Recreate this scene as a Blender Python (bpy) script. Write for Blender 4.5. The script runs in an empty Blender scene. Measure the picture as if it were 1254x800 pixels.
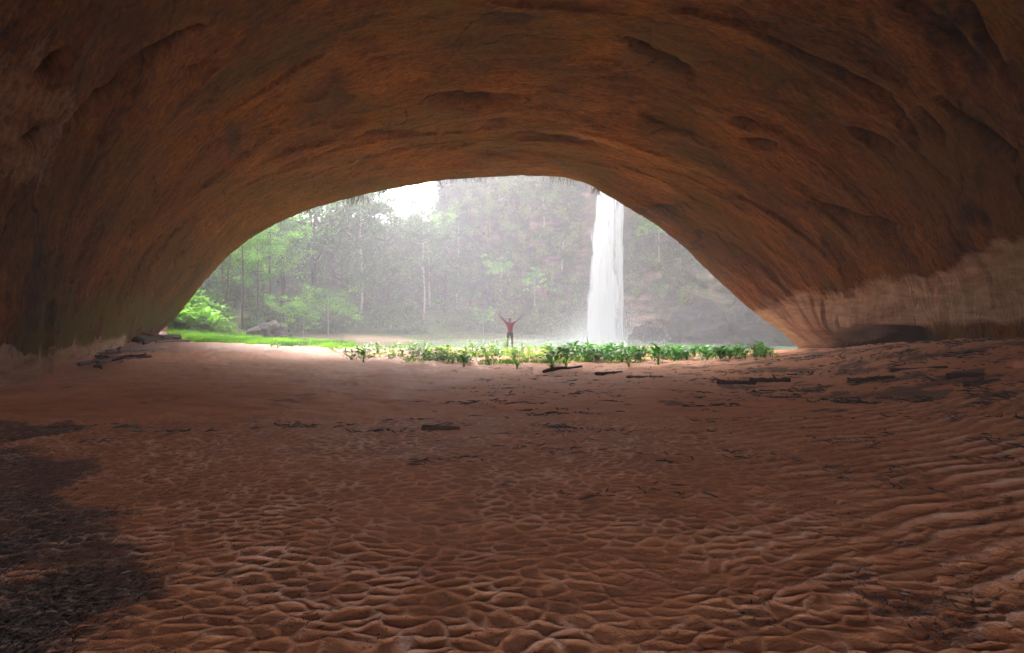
import bpy, math, random
import numpy as np
from mathutils import Vector, Matrix
random.seed(7); rng = np.random.default_rng(7)
scn = bpy.context.scene
COL = scn.collection

# ------------------------------------------------------------------ camera, world, sun, exposure
CAMZ = 1.6; F = 627.0; CX = 627.0; HY = 396.0          # photo pixels: level camera, horizon row 396
cd = bpy.data.cameras.new('camera'); cam = bpy.data.objects.new('camera', cd); COL.objects.link(cam)
cam.location = (0, 0, CAMZ); cam.rotation_euler = (math.radians(90), 0, 0)
cd.lens = 18.0; cd.sensor_width = 36.0; cd.shift_y = -4/1254; cd.clip_start = 0.05; cd.clip_end = 2000
scn.camera = cam
SUN_EL, SUN_AZ = math.radians(45), math.radians(-24)    # azimuth measured from +Y (into the picture) towards +X
world = bpy.data.worlds.new('World'); scn.world = world; world.use_nodes = True
nt = world.node_tree; nt.nodes.clear()
sky = nt.nodes.new('ShaderNodeTexSky'); sky.sky_type = 'NISHITA'; sky.sun_disc = False
sky.sun_elevation = SUN_EL; sky.sun_rotation = SUN_AZ; sky.dust_density = 4.0; sky.air_density = 1.0; sky.ozone_density = 1.0
hs = nt.nodes.new('ShaderNodeHueSaturation'); hs.inputs['Saturation'].default_value = 0.38   # overcast veil: little blue left
bg = nt.nodes.new('ShaderNodeBackground'); bg.inputs['Strength'].default_value = 0.15
out = nt.nodes.new('ShaderNodeOutputWorld')
nt.links.new(sky.outputs[0], hs.inputs['Color']); nt.links.new(hs.outputs[0], bg.inputs['Color']); nt.links.new(bg.outputs[0], out.inputs[0])
sl = bpy.data.lights.new('sun', 'SUN'); sl.energy = 0.55; sl.angle = math.radians(24); sl.color = (1.0, 0.96, 0.93)
sun = bpy.data.objects.new('sun', sl); COL.objects.link(sun); sun.location = (-20, 30, 60)
sd = Vector((math.sin(SUN_AZ)*math.cos(SUN_EL), math.cos(SUN_AZ)*math.cos(SUN_EL), math.sin(SUN_EL)))
sun.rotation_euler = (-sd).to_track_quat('-Z', 'Y').to_euler()
scn.view_settings.view_transform = 'Standard'; scn.view_settings.look = 'None'
scn.view_settings.exposure = 3.8; scn.view_settings.gamma = 1.0; scn.view_settings.use_curve_mapping = False
cy = scn.cycles
cy.use_denoising = True; cy.max_bounces = 8; cy.diffuse_bounces = 6; cy.glossy_bounces = 2; cy.transmission_bounces = 4
cy.volume_bounces = 2; cy.transparent_max_bounces = 12; cy.sample_clamp_indirect = 6.0
HAZE_DENSITY = 0.0046

# ------------------------------------------------------------------ numpy noise
_P = rng.permutation(256); _P = np.concatenate([_P, _P, _P])
_G = rng.normal(size=(256, 3)); _G /= np.linalg.norm(_G, axis=1)[:, None]
def pn(x, y, z=0.0):
    x, y, z = np.broadcast_arrays(np.asarray(x, float), np.asarray(y, float), np.asarray(z, float))
    xi, yi, zi = np.floor(x), np.floor(y), np.floor(z)
    xf, yf, zf = x-xi, y-yi, z-zi
    xi = xi.astype(int) & 255; yi = yi.astype(int) & 255; zi = zi.astype(int) & 255
    u, v, w = [t*t*t*(t*(t*6-15)+10) for t in (xf, yf, zf)]
    r = 0
    for i in (0, 1):
        for j in (0, 1):
            for k in (0, 1):
                g = _G[_P[_P[_P[xi+i]+yi+j]+zi+k]]
                d = g[..., 0]*(xf-i)+g[..., 1]*(yf-j)+g[..., 2]*(zf-k)
                r = r+d*(u if i else 1-u)*(v if j else 1-v)*(w if k else 1-w)
    return r*1.5
def fbm(x, y, z=0.0, o=4):
    r = 0; a = 1.0; f = 1.0
    for _ in range(o):
        r = r+a*pn(x*f+17.3*_, y*f-9.1*_, np.asarray(z)*f+3.7*_); a *= .5; f *= 2.03
    return r
def ss(a, b, x):
    t = np.clip((np.asarray(x, float)-a)/(b-a), 0, 1); return t*t*(3-2*t)
def lerp(a, b, t): return a+(b-a)*t

# ------------------------------------------------------------------ object helpers
def mesh_np(name, V, Fc, smooth=True):
    """Mesh from an (n,3) array and an (m,k) array of faces (or a list of such arrays)."""
    Fs = Fc if isinstance(Fc, list) else [Fc]
    me = bpy.data.meshes.new(name)
    V = np.ascontiguousarray(V, np.float32); me.vertices.add(len(V)); me.vertices.foreach_set('co', V.ravel())
    loops = np.concatenate([f.ravel() for f in Fs]).astype(np.int32)
    tot = np.concatenate([np.full(len(f), f.shape[1]) for f in Fs]).astype(np.int32)
    st = np.concatenate([[0], np.cumsum(tot)[:-1]]).astype(np.int32)
    me.loops.add(len(loops)); me.loops.foreach_set('vertex_index', loops)
    me.polygons.add(len(tot)); me.polygons.foreach_set('loop_start', st)
    try: me.polygons.foreach_set('loop_total', tot)
    except Exception: pass
    me.polygons.foreach_set('use_smooth', np.full(len(tot), smooth))
    me.update(calc_edges=True); me.validate()
    return me
def link(name, me, mat=None, parent=None):
    o = bpy.data.objects.new(name, me); COL.objects.link(o)
    if mat is not None and not me.materials: me.materials.append(mat)
    if parent is not None: o.parent = parent
    return o
def tag(o, label=None, cat=None, group=None, kind=None):
    if label: o['label'] = label
    if cat: o['category'] = cat
    if group: o['group'] = group
    if kind: o['kind'] = kind
    return o
def empty(name, loc, rz=0.0, sc=1.0):
    o = bpy.data.objects.new(name, None); COL.objects.link(o); o.empty_display_size = .2
    o.location = loc; o.rotation_euler = (0, 0, rz); o.scale = (sc, sc, sc); return o
def copy_tree(o, parent=None):
    c = o.copy(); COL.objects.link(c)
    if parent is not None: c.parent = parent
    for ch in list(o.children): copy_tree(ch, c)
    return c
def grid_faces(nu, nv, flip=False):
    i = np.arange(nu*nv).reshape(nv, nu)
    a, b, c, d = i[:-1, :-1], i[:-1, 1:], i[1:, 1:], i[1:, :-1]
    q = np.stack([a, b, c, d], -1).reshape(-1, 4)
    return q[:, ::-1] if flip else q
def vattr(me, name, vals):
    a = me.attributes.new(name, 'FLOAT', 'POINT'); a.data.foreach_set('value', np.ascontiguousarray(vals, np.float32).ravel())

class MB:
    """collects tubes and sheets into one mesh"""
    def __init__(s): s.V = []; s.T = []; s.n = 0
    def add(s, V, Fc):
        s.V.append(np.asarray(V, float))
        for f in (Fc if isinstance(Fc, list) else [Fc]): s.T.append(np.asarray(f)+s.n)
        s.n += len(V)
    def tube(s, pts, rad, k=6, cap=True, wob=0.0):
        pts = np.asarray(pts, float); n = len(pts); rad = np.broadcast_to(np.asarray(rad, float), (n,))
        tg = np.gradient(pts, axis=0); tg /= np.linalg.norm(tg, axis=1)[:, None]+1e-9
        up = np.array([0, 0, 1.]) if abs(tg[0, 2]) < .8 else np.array([1., 0, 0])
        a = np.cross(tg, up); a /= np.linalg.norm(a, axis=1)[:, None]; b = np.cross(tg, a)
        th = np.arange(k)*2*math.pi/k
        rr = rad[:, None]*(1+wob*rng.normal(size=(n, k)))
        V = pts[:, None]+rr[..., None]*(a[:, None]*np.cos(th)[None, :, None]+b[:, None]*np.sin(th)[None, :, None])
        V = V.reshape(-1, 3)
        i = np.arange(n*k).reshape(n, k)
        q = np.stack([i[:-1], np.roll(i[:-1], -1, 1), np.roll(i[1:], -1, 1), i[1:]], -1).reshape(-1, 4)
        Fs = [q]
        if cap:
            V = np.concatenate([V, [pts[0], pts[-1]]]); m = n*k
            r0 = i[0]; r1 = i[-1]
            Fs.append(np.stack([np.roll(r0, -1), r0, np.full(k, m)], -1)); Fs.append(np.stack([r1, np.roll(r1, -1), np.full(k, m+1)], -1))
        s.add(V, Fs)
    def mesh(s, name, smooth=True):
        V = np.concatenate(s.V); g = {}
        for f in s.T: g.setdefault(f.shape[1], []).append(f)
        return mesh_np(name, V, [np.concatenate(v) for v in g.values()], smooth)

def rot_basis(n, up_bias=0.0):
    """n random orthonormal frames; up_bias pulls the leaf normal upward"""
    N = rng.normal(size=(n, 3)); N[:, 2] += up_bias; N /= np.linalg.norm(N, axis=1)[:, None]
    A = rng.normal(size=(n, 3)); A -= N*(A*N).sum(1)[:, None]; A /= np.linalg.norm(A, axis=1)[:, None]
    return A, np.cross(N, A), N
def leaf_quads(P, size, up_bias=.6, aspect=.5, droop=None):
    """pointed rhombus leaves folded along the midrib: 4 vertices, 2 triangles each"""
    n = len(P); A, B, N = rot_basis(n, up_bias)
    if droop is not None:
        A[:, 2] -= droop; A /= np.linalg.norm(A, axis=1)[:, None]; B = np.cross(N, A); B /= np.linalg.norm(B, axis=1)[:, None]+1e-9
    s = np.asarray(size).reshape(-1, 1)*np.ones((n, 1)); w = s*aspect
    V = np.stack([P-A*s*.5, P+B*w*.5-A*s*.05+N*s*.08, P+A*s*.5, P-B*w*.5-A*s*.05+N*s*.08], 1).reshape(-1, 3)
    i = np.arange(n)[:, None]*4
    T = np.concatenate([i+np.array([[0, 2, 1]]), i+np.array([[0, 3, 2]])])
    return V, T

# ------------------------------------------------------------------ materials
class NT:
    def __init__(s, name):
        s.m = bpy.data.materials.new(name); s.m.use_nodes = True; s.t = s.m.node_tree; s.t.nodes.clear()
        s.out = s.n('ShaderNodeOutputMaterial')
    def n(s, typ, **kw):
        x = s.t.nodes.new(typ)
        for k, v in kw.items(): setattr(x, k, v)
        return x
    def l(s, a, b): s.t.links.new(a, b)
    def set(s, sock, v):
        if hasattr(v, 'links') or isinstance(v, bpy.types.NodeSocket): s.l(v, sock)
        else: sock.default_value = v
    def noise(s, vec=None, scale=5, detail=4, rough=.55, dist=0.0):
        x = s.n('ShaderNodeTexNoise'); x.inputs['Scale'].default_value = scale; x.inputs['Detail'].default_value = detail
        x.inputs['Roughness'].default_value = rough; x.inputs['Distortion'].default_value = dist
        if vec is not None: s.l(vec, x.inputs['Vector'])
        return x.outputs['Fac']
    def mapping(s, vec, scale=(1, 1, 1), rot=(0, 0, 0)):
        x = s.n('ShaderNodeMapping'); x.inputs['Scale'].default_value = scale; x.inputs['Rotation'].default_value = rot
        s.l(vec, x.inputs['Vector']); return x.outputs[0]
    def math(s, op, a, b=0.0, clamp=False):
        x = s.n('ShaderNodeMath', operation=op, use_clamp=clamp); s.set(x.inputs[0], a); s.set(x.inputs[1], b); return x.outputs[0]
    def ramp(s, fac, stops, interp='LINEAR'):
        x = s.n('ShaderNodeValToRGB'); e = x.color_ramp.elements; x.color_ramp.interpolation = interp
        while len(e) > 1: e.remove(e[-1])
        for k, (p, c) in enumerate(stops):
            q = e[0] if k == 0 else e.new(p)
            q.position = p; q.color = (*c, 1) if len(c) == 3 else c
        s.l(fac, x.inputs[0]); return x.outputs[0]
    def rng(s, fac, a, b, c=0.0, d=1.0):
        x = s.n('ShaderNodeMapRange'); s.l(fac, x.inputs[0])
        for i, v in enumerate((a, b, c, d)): x.inputs[1+i].default_value = v
        return x.outputs[0]
    def mix(s, fac, a, b, mode='MIX'):
        x = s.n('ShaderNodeMix', data_type='RGBA', blend_type=mode)
        s.set(x.inputs[0], fac)
        for sock, v in ((x.inputs[6], a), (x.inputs[7], b)): s.set(sock, (*v, 1) if isinstance(v, tuple) and len(v) == 3 else v)
        return x.outputs[2]
    def attr(s, name): return s.n('ShaderNodeAttribute', attribute_name=name).outputs['Fac']
    def bump(s, h, strength=.5, dist=.05):
        x = s.n('ShaderNodeBump'); x.inputs['Strength'].default_value = strength; x.inputs['Distance'].default_value = dist
        s.l(h, x.inputs['Height']); return x.outputs[0]
    def bsdf(s, col, rough=.8, normal=None, spec=.3, **kw):
        x = s.n('ShaderNodeBsdfPrincipled'); s.set(x.inputs['Base Color'], (*col, 1) if isinstance(col, tuple) and len(col) == 3 else col)
        s.set(x.inputs['Roughness'], rough); x.inputs['Specular IOR Level'].default_value = spec
        if normal is not None: s.l(normal, x.inputs['Normal'])
        for k, v in kw.items(): s.set(x.inputs[k], v)
        return x.outputs[0]
    def done(s, sh): s.l(sh, s.out.inputs['Surface']); return s.m

def leaf_mat(name, c0, c1, c2, trans=.45, rough=.5):
    t = NT(name); r = t.n('ShaderNodeNewGeometry').outputs['Random Per Island']
    col = t.ramp(r, [(0, c0), (.5, c1), (1, c2)])
    oi = t.n('ShaderNodeObjectInfo').outputs['Random']
    cl = t.noise(t.n('ShaderNodeNewGeometry').outputs['Position'], .55, 3, .6)      # neighbouring sprays differ in age and species
    hv = t.n('ShaderNodeHueSaturation'); t.l(t.math('MULTIPLY', t.rng(oi, 0, 1, .75, 1.2), t.rng(cl, .35, .65, .45, 1.55)), hv.inputs['Value']); t.l(t.rng(cl, .3, .7, .52, .47), hv.inputs['Hue']); t.l(col, hv.inputs['Color'])
    b = t.bsdf(hv.outputs[0], rough, spec=.35)
    tr = t.n('ShaderNodeBsdfTranslucent'); t.l(hv.outputs[0], tr.inputs[0])
    mx = t.n('ShaderNodeMixShader'); mx.inputs[0].default_value = trans; t.l(b, mx.inputs[1]); t.l(tr.outputs[0], mx.inputs[2])
    return t.done(mx.outputs[0])
M = {}
M['leaf_far'] = leaf_mat('rainforest_foliage', (.025, .07, .015), (.055, .13, .025), (.13, .22, .05))
M['leaf_light'] = leaf_mat('light_foliage', (.07, .26, .015), (.13, .38, .025), (.24, .46, .05))
M['leaf_plant'] = leaf_mat('broad_leaf', (.022, .15, .015), (.045, .25, .022), (.11, .38, .045), .4, .35)
M['leaf_yellow'] = leaf_mat('yellow_green_leaf', (.10, .27, .025), (.16, .34, .035), (.26, .38, .06), .45, .45)
M['leaf_vine'] = leaf_mat('cliff_creeper', (.07, .12, .022), (.11, .155, .03), (.19, .21, .045))
M['grass'] = leaf_mat('grass_blade', (.06, .29, .01), (.13, .40, .018), (.30, .46, .05), .45)

def bark(name, c0, c1):
    t = NT(name); tc = t.n('ShaderNodeTexCoord').outputs['Object']
    nz = t.noise(t.mapping(tc, (6, 6, 1.2)), 3, 6); return t.done(t.bsdf(t.ramp(nz, [(.3, c0), (.7, c1)]), .9, t.bump(nz, .6, .03)))
M['bark_dark'] = bark('dark_bark', (.03, .022, .016), (.09, .065, .045))
M['bark_pale'] = bark('pale_bark', (.22, .19, .16), (.48, .43, .37))
M['wood'] = bark('driftwood_dark', (.018, .012, .010), (.07, .045, .032))
M['wood_grey'] = bark('driftwood_grey', (.10, .075, .065), (.30, .24, .21))
M['root'] = bark('hanging_root', (.03, .025, .012), (.09, .08, .03))

# cave rock: strata follow the arch (UV = metres along and across the arch)
t = NT('cave_sandstone')
uv = t.n('ShaderNodeUVMap', uv_map='arc').outputs[0]; ob = t.n('ShaderNodeTexCoord').outputs['Object']
n1 = t.noise(t.mapping(uv, (.16, .42, 1)), 1.0, 10, .7, .8)
n2 = t.noise(t.mapping(uv, (1.6, 7.0, 1)), 1.0, 8, .7, .6)
n3 = t.noise(ob, .22, 4, .55)
n4 = t.noise(t.mapping(uv, (3.5, 7.5, 1)), 1.0, 10, .78, .3)
n5 = t.noise(t.mapping(uv, (.12, .33, 1)), 1.0, 5, .6, 1.5)
f = t.math('ADD', t.math('MULTIPLY', n1, .36), t.math('ADD', t.math('MULTIPLY', n2, .24), t.math('MULTIPLY', n4, .42)))
col = t.ramp(f, [(.38, (.012, .005, .001)), (.445, (.08, .028, .002)), (.515, (.235, .080, .003)), (.58, (.40, .155, .010)), (.66, (.62, .33, .10))])
col = t.mix(t.rng(n3, .45, .62, 0, .55), col, (.12, .075, .006), 'MIX')            # olive algae film in broad patches
dk = t.math('MULTIPLY', t.rng(n5, .56, .66), t.rng(n2, .35, .6))
vr = t.n('ShaderNodeTexVoronoi', feature='DISTANCE_TO_EDGE'); vr.inputs['Scale'].default_value = 1.0
wv = t.n('ShaderNodeVectorMath', operation='ADD'); t.l(t.mapping(uv, (.13, .42, 1)), wv.inputs[0]); wn = t.n('ShaderNodeTexNoise'); wn.inputs['Scale'].default_value = .5; wn.inputs['Detail'].default_value = 7; t.l(uv, wn.inputs['Vector'])
ws = t.n('ShaderNodeVectorMath', operation='SCALE'); ws.inputs[3].default_value = .55; t.l(wn.outputs['Color'], ws.inputs[0]); t.l(ws.outputs[0], wv.inputs[1]); t.l(wv.outputs[0], vr.inputs['Vector'])
crk = t.math('MULTIPLY', t.rng(vr.outputs['Distance'], .022, .004), t.math('MULTIPLY', t.rng(n3, .42, .56), t.rng(n2, .42, .56)))
col = t.mix(t.math('MULTIPLY', crk, .85), col, (.03, .014, .007))                      # fine cracks between beds
col = t.mix(t.math('MULTIPLY', dk, .75), col, (.05, .025, .012))                    # black seepage stains
pale = t.math('ADD', t.attr('pale'), t.math('MULTIPLY', t.math('SUBTRACT', n4, .5), .9))
pcol = t.ramp(t.noise(t.mapping(ob, (.6, .6, 2.2)), 1.4, 8, .6, .6), [(.3, (.38, .20, .10)), (.55, (.62, .39, .25)), (.75, (.76, .56, .40))])
col = t.mix(t.rng(pale, .34, .74), col, pcol)
moss = t.math('ADD', t.attr('moss'), t.math('MULTIPLY', t.math('SUBTRACT', t.noise(t.mapping(ob, (1, 1, .35)), 4, 8, .7), .5), 1.4))
col = t.mix(t.rng(moss, .35, .75, 0, .9), col, (.17, .13, .012))
stain = t.math('ADD', t.math('MULTIPLY', t.attr('stain'), 1.0), t.math('ADD', t.math('MULTIPLY', t.math('SUBTRACT', n2, .5), 1.5), t.math('MULTIPLY', t.math('SUBTRACT', n1, .5), 1.3)))
col = t.mix(t.rng(stain, .36, .85, 0, .92), col, (.028, .017, .007))
bh = t.math('SUBTRACT', t.math('ADD', t.math('MULTIPLY', n2, .5), t.math('ADD', t.math('MULTIPLY', n1, .8), t.math('MULTIPLY', n4, .8))), t.math('MULTIPLY', crk, .5))
M['cave'] = t.done(t.bsdf(col, .9, t.bump(bh, 1.0, .32), .2))

# red-brown sand
t = NT('red_sand'); ob = t.n('ShaderNodeTexCoord').outputs['Object']
a = t.noise(ob, 1.1, 8, .65, .5); b = t.noise(t.mapping(ob, (.5, 2.0, 1)), 1.5, 8, .7, .6); g = t.noise(ob, 140, 3, .7)
col = t.ramp(t.math('ADD', t.math('MULTIPLY', a, .5), t.math('MULTIPLY', b, .5)), [(.34, (.37, .118, .042)), (.5, (.64, .236, .10)), (.64, (.76, .335, .17))])
col = t.mix(t.rng(g, .3, .7, .0, .5), col, (.40, .125, .035), 'MIX')
deb = t.math('ADD', t.attr('dark'), t.math('MULTIPLY', t.math('SUBTRACT', t.noise(t.mapping(ob, (1.2, 4, 1)), 3.5, 8, .75, .4), .5), 1.1))
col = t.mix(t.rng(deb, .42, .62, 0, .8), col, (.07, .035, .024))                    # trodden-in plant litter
col = t.mix(t.math('MULTIPLY', t.attr('hollow'), t.rng(b, .3, .6, .35, .8)), col, (.17, .055, .018))       # dark wet grains in the hollows, with their shade painted in
col = t.mix(t.math('MULTIPLY', t.attr('silt_light'), .68), col, (.86, .55, .40))                 # dry silt on crests with crest light painted in; also pales the mid floor
col = t.mix(t.attr('sun_dim'), col, t.mix(.72, col, (.13, .055, .035)))                     # dims the sunlit sand near the pool through its colour
sp = t.noise(ob, 55, 5, .8)
col = t.mix(t.rng(sp, .60, .68, 0, .75), col, (.07, .025, .012))                      # dark bark crumbs
col = t.mix(t.rng(sp, .36, .30, 0, .6), col, (.80, .52, .36))                         # pale grains
h = t.math('ADD', t.math('MULTIPLY', g, .45), t.math('ADD', t.math('MULTIPLY', t.noise(ob, 28, 8, .75), 1.1), t.math('MULTIPLY', b, .7)))
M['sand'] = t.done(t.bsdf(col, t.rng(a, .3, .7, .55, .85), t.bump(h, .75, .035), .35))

# outer ground: forest floor with sandy strip at the waterline
t = NT('forest_floor'); g = t.n('ShaderNodeNewGeometry').outputs['Position']
z = t.n('ShaderNodeSeparateXYZ'); t.l(g, z.inputs[0])
nz = t.noise(g, .8, 8, .65)
s = t.rng(t.math('ADD', t.rng(z.outputs[0], -15, -9, 0, .7), t.math('ADD', z.outputs[2], t.math('MULTIPLY', nz, .8))), .5, .9)
col = t.mix(s, t.ramp(nz, [(.3, (.36, .22, .14)), (.7, (.52, .36, .24))]), t.ramp(nz, [(.35, (.05, .05, .02)), (.65, (.10, .13, .035))]))
M['ground'] = t.done(t.bsdf(col, .95, t.bump(nz, .8, .2)))

# outdoor cliff
t = NT('mossy_cliff'); ob = t.n('ShaderNodeTexCoord').outputs['Object']
a = t.noise(t.mapping(ob, (.35, .35, 1.3)), .8, 9, .65, .5); b = t.noise(t.mapping(ob, (1, 1, .18)), .9, 7, .65, .4); c = t.noise(ob, .13, 4)
col = t.ramp(a, [(.34, (.04, .026, .026)), (.5, (.16, .10, .085)), (.66, (.36, .21, .15))])
col = t.mix(t.rng(t.math('ADD', t.math('MULTIPLY', b, .6), t.math('MULTIPLY', c, .6)), .52, .66, 0, .9), col, (.05, .06, .025))
M['cliff'] = t.done(t.bsdf(col, .9, t.bump(t.math('ADD', a, t.math('MULTIPLY', b, .6)), .9, .4)))

t = NT('wet_boulder'); ob = t.n('ShaderNodeTexCoord').outputs['Object']; a = t.noise(ob, 2.2, 8, .65)
nz = t.n('ShaderNodeNewGeometry').outputs['Normal']; sx = t.n('ShaderNodeSeparateXYZ'); t.l(nz, sx.inputs[0])
ms = t.rng(t.math('ADD', sx.outputs[2], t.math('MULTIPLY', a, .9)), 1.1, 1.4, 0, .6)
M['shaded_rock'] = None; M['boulder'] = t.done(t.bsdf(t.mix(ms, t.ramp(a, [(.3, (.025, .02, .018)), (.7, (.10, .082, .072))]), (.07, .10, .02)), .7, t.bump(a, .7, .12)))

t = NT('shaded_rock'); ob = t.n('ShaderNodeTexCoord').outputs['Object']; a = t.noise(t.mapping(ob, (.8, .8, 2.2)), 1.2, 9, .7, .4)
M['shaded_rock'] = t.done(t.bsdf(t.ramp(a, [(.35, (.016, .013, .014)), (.55, (.045, .034, .032)), (.7, (.085, .06, .05))]), .7, t.bump(a, 1.0, .5)))  # shade at the cliff foot is put into this dark base colour
t = NT('pool_water'); g = t.n('ShaderNodeNewGeometry').outputs['Position']
w = t.math('ADD', t.noise(t.mapping(g, (1, 1.6, 1)), 1.6, 4), t.math('MULTIPLY', t.noise(g, 6, 3), .35))
M['water'] = t.done(t.bsdf((.17, .25, .13), .10, t.bump(w, .35, .12), .5, IOR=1.33))

t = NT('falling_water'); uv = t.n('ShaderNodeUVMap', uv_map='fall').outputs[0]
s1 = t.noise(t.mapping(uv, (2.6, .16, 1)), 1.5, 7, .65, .3); e = t.attr('edge')
al = t.math('ADD', t.rng(s1, .24, .52, .0, 1.0), e, clamp=True)
b = t.bsdf((.80, .81, .83), .6, t.bump(s1, .5, .1), .3)
tl = t.n('ShaderNodeBsdfTranslucent'); tl.inputs[0].default_value = (.78, .79, .82, 1)
m1 = t.n('ShaderNodeMixShader'); m1.inputs[0].default_value = .6; t.l(b, m1.inputs[1]); t.l(tl.outputs[0], m1.inputs[2])
tp = t.n('ShaderNodeBsdfTransparent'); m2 = t.n('ShaderNodeMixShader'); t.l(al, m2.inputs[0]); t.l(tp.outputs[0], m2.inputs[1]); t.l(m1.outputs[0], m2.inputs[2])
M['fall'] = t.done(m2.outputs[0])
t = NT('spray_drops'); b = t.bsdf((.9, .9, .92), .6); tl = t.n('ShaderNodeBsdfTranslucent'); tl.inputs[0].default_value = (.9, .9, .92, 1)
m1 = t.n('ShaderNodeMixShader'); m1.inputs[0].default_value = .5; t.l(b, m1.inputs[1]); t.l(tl.outputs[0], m1.inputs[2]); M['spray'] = t.done(m1.outputs[0])
t = NT('leaf_litter'); r = t.n('ShaderNodeNewGeometry').outputs['Random Per Island']
M['litter'] = t.done(t.bsdf(t.ramp(r, [(0, (.012, .009, .008)), (.55, (.045, .028, .022)), (.9, (.10, .065, .05)), (1, (.19, .14, .12))]), .75))
def plain(name, c, rough=.8):
    t = NT(name); ob = t.n('ShaderNodeTexCoord').outputs['Object']; a = t.noise(ob, 14, 4)
    return t.done(t.bsdf(t.ramp(a, [(.3, tuple(v*.8 for v in c)), (.7, tuple(min(1, v*1.15) for v in c))]), rough))
M['skin'] = plain('skin', (.12, .062, .045), .55); M['shirt'] = plain('red_cloth', (.17, .006, .022)); M['shorts'] = plain('dark_cloth', (.035, .032, .036)); M['hair'] = plain('dark_hair', (.02, .015, .012), .5)
M['red_stone'] = plain('red_stone', (.42, .16, .09))

# ------------------------------------------------------------------ ground shape
def sand_h(x, y):
    z = 1.15*ss(5.5, 15, x)*(1-.68*ss(14.5, 24, y))
    z = z+.55*ss(20, 38, y)*ss(-8, -22, x)
    z = z-1.7*ss(9, 14, x)*ss(24.5, 29, y)
    z = z+.05*pn(x*.22, y*.22, 4.4)+.03*pn(x*.7, y*.7, 1.4)
    return z
def outer_h(x, y):
    e = ((x-7)/26)**2+((y-46)/14.5)**2; r = np.sqrt(e)
    wob = .06*pn(x*.12, y*.12, 8.1)
    so = .3+np.clip(r+wob-1.16, 0, 1.9)*8*ss(36, 47, y)+.9*ss(-19, -26, x)*ss(38, 47, y)+.5*pn(x*.15, y*.15, 2.2)*ss(1.1, 1.5, r)
    return lerp(-1.6, so, ss(.86, 1.08, e+wob))
def ground_h(x, y):
    x = np.asarray(x, float); y = np.asarray(y, float)
    return lerp(sand_h(x, y), outer_h(x, y), ss(33, 38, y))
def gh(x, y): return float(ground_h(np.array([x]), np.array([y]))[0])
def ray(px, py, d): return np.array([(px-CX)/F*d, d, CAMZ-(py-HY)/F*d])
def ghit(px, py, d0=2.0, d1=70.0):
    d = np.geomspace(d0, d1, 1500); x = (px-CX)/F*d; z = CAMZ-(py-HY)/F*d
    k = np.argmax(z <= ground_h(x, d))
    return np.array([x[k], d[k], float(ground_h(x[k:k+1], d[k:k+1])[0])])

def pebbly(x, y):                                               # ripple zone weight
    return ss(9.6, 7.6, y-.10*x+.5*pn(x*.5, y*.3, 6.1))
def cells(x, y, w=.195, hgt=.098, jit=.88):
    """network of hollows in staggered rows: distance to the border between two hollows (0 on the crest)"""
    x = x+.10*pn(x*1.3, y*1.3, 2)+.05*pn(x*5.5, y*5.5, 6)+.02*pn(x*13, y*13, 8); y = y+.11*pn(x*.9, y*1.1, 12)+.045*pn(x*4.8, y*4.8, 16)+.018*pn(x*12, y*12, 18)
    v_ = y/hgt; r0_ = np.floor(v_); f1 = np.full(x.shape, 9.); f2 = np.full(x.shape, 9.)
    for j in (-2, -1, 0, 1, 2):
        r_ = r0_+j; u_ = x/w+.5*(r_.astype(int) & 1); c0_ = np.floor(u_)
        for i in (-1, 0, 1):
            c_ = c0_+i; ha = _P[(_P[c_.astype(int) & 255]+(r_.astype(int) & 255))]; hb = _P[ha+31]
            d_ = np.hypot((c_+.5+jit*(ha/255-.5)-u_)*w*.60, (r_+.5+jit*(hb/255-.5)-v_)*hgt)
            f2 = np.minimum(f2, np.maximum(f1, d_)); f1 = np.minimum(f1, d_)
    return f2-f1
def ripples(x, y):
    right = ss(.3, 4.0, x+.9*pn(x*.4, y*.4, 3.3)+.25*(4-y))
    g = cells(x, y); hv = (1-np.clip(g/.044, 0, 1))**1.3*(1+.9*pn(x*3.3, y*3.3, 71))
    lam = .225
    wa = 2.6*pn(x*1.2, y*1.2, .5)+1.3*pn(x*3.1, y*3.1, 1.5)+2.5*pn(x*.35, y*.35, 11)
    A = 2*math.pi*(y*np.cos(.38)-x*np.sin(.38))/lam+wa
    ca = (.5+.5*np.cos(A))**1.9*(.85+.7*pn(x*.9, y*.9, 31))
    hw = (np.clip(ca, 0, 2)**3+(.55*hv)**3)**(1/3)
    h = lerp(hv*(.85+.5*pn(x*.7, y*.7, 41)), hw, right)
    rough = (.25+right)*(.20*pn(x*9, y*9, 2)+.30*pn(x*4, y*5, 3))+.10*pn(x*15, y*15, 9)+.06*pn(x*31, y*31, 19)
    return (.0130+.010*right)*(h+1.2*rough), np.clip(h, 0, 1)

rows, cols = 640, 820
dd = 1/np.linspace(1/1.6, 1/46.0, rows); tt = np.linspace(-1.36, 1.36, cols)
tt = np.sign(tt)*np.abs(tt)
D, T_ = np.meshgrid(dd, tt, indexing='ij'); X = T_*D; Y = D
Z = ground_h(X, Y)
pz = pebbly(X, Y); rh, rc = ripples(X, Y)
inside = ss(34, 30, Y)
bank = .07*ss(.75, .05, pz)*ss(-1, -4, X)                                # low step where the smooth bank starts
streak = (.040*fbm(X*1.1, Y*2.6, 3.0, 5)+.022*np.abs(pn(X*3, Y*7, 2.0))+.03*ss(.1, .5, fbm(X*.9, Y*2.0, 33, 4)))*(1-.8*pz)
far_crack = np.abs(pn(X*1.6+.4*pn(X*3, Y*3), Y*2.3, 12.0)); cr = ss(.06, 0, far_crack)*ss(11, 14, Y)*ss(27, 19, Y)*ss(-5, -1, X)
Z = Z+inside*(pz*rh*(.7+.3*ss(9, 4, Y))+bank+streak-.03*cr)
dark = .62*ss(1.0, 9, X)*(.55+.9*fbm(X*.6, Y*1.0, 5, 4))*ss(3, 9, Y)+.5*cr
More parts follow.
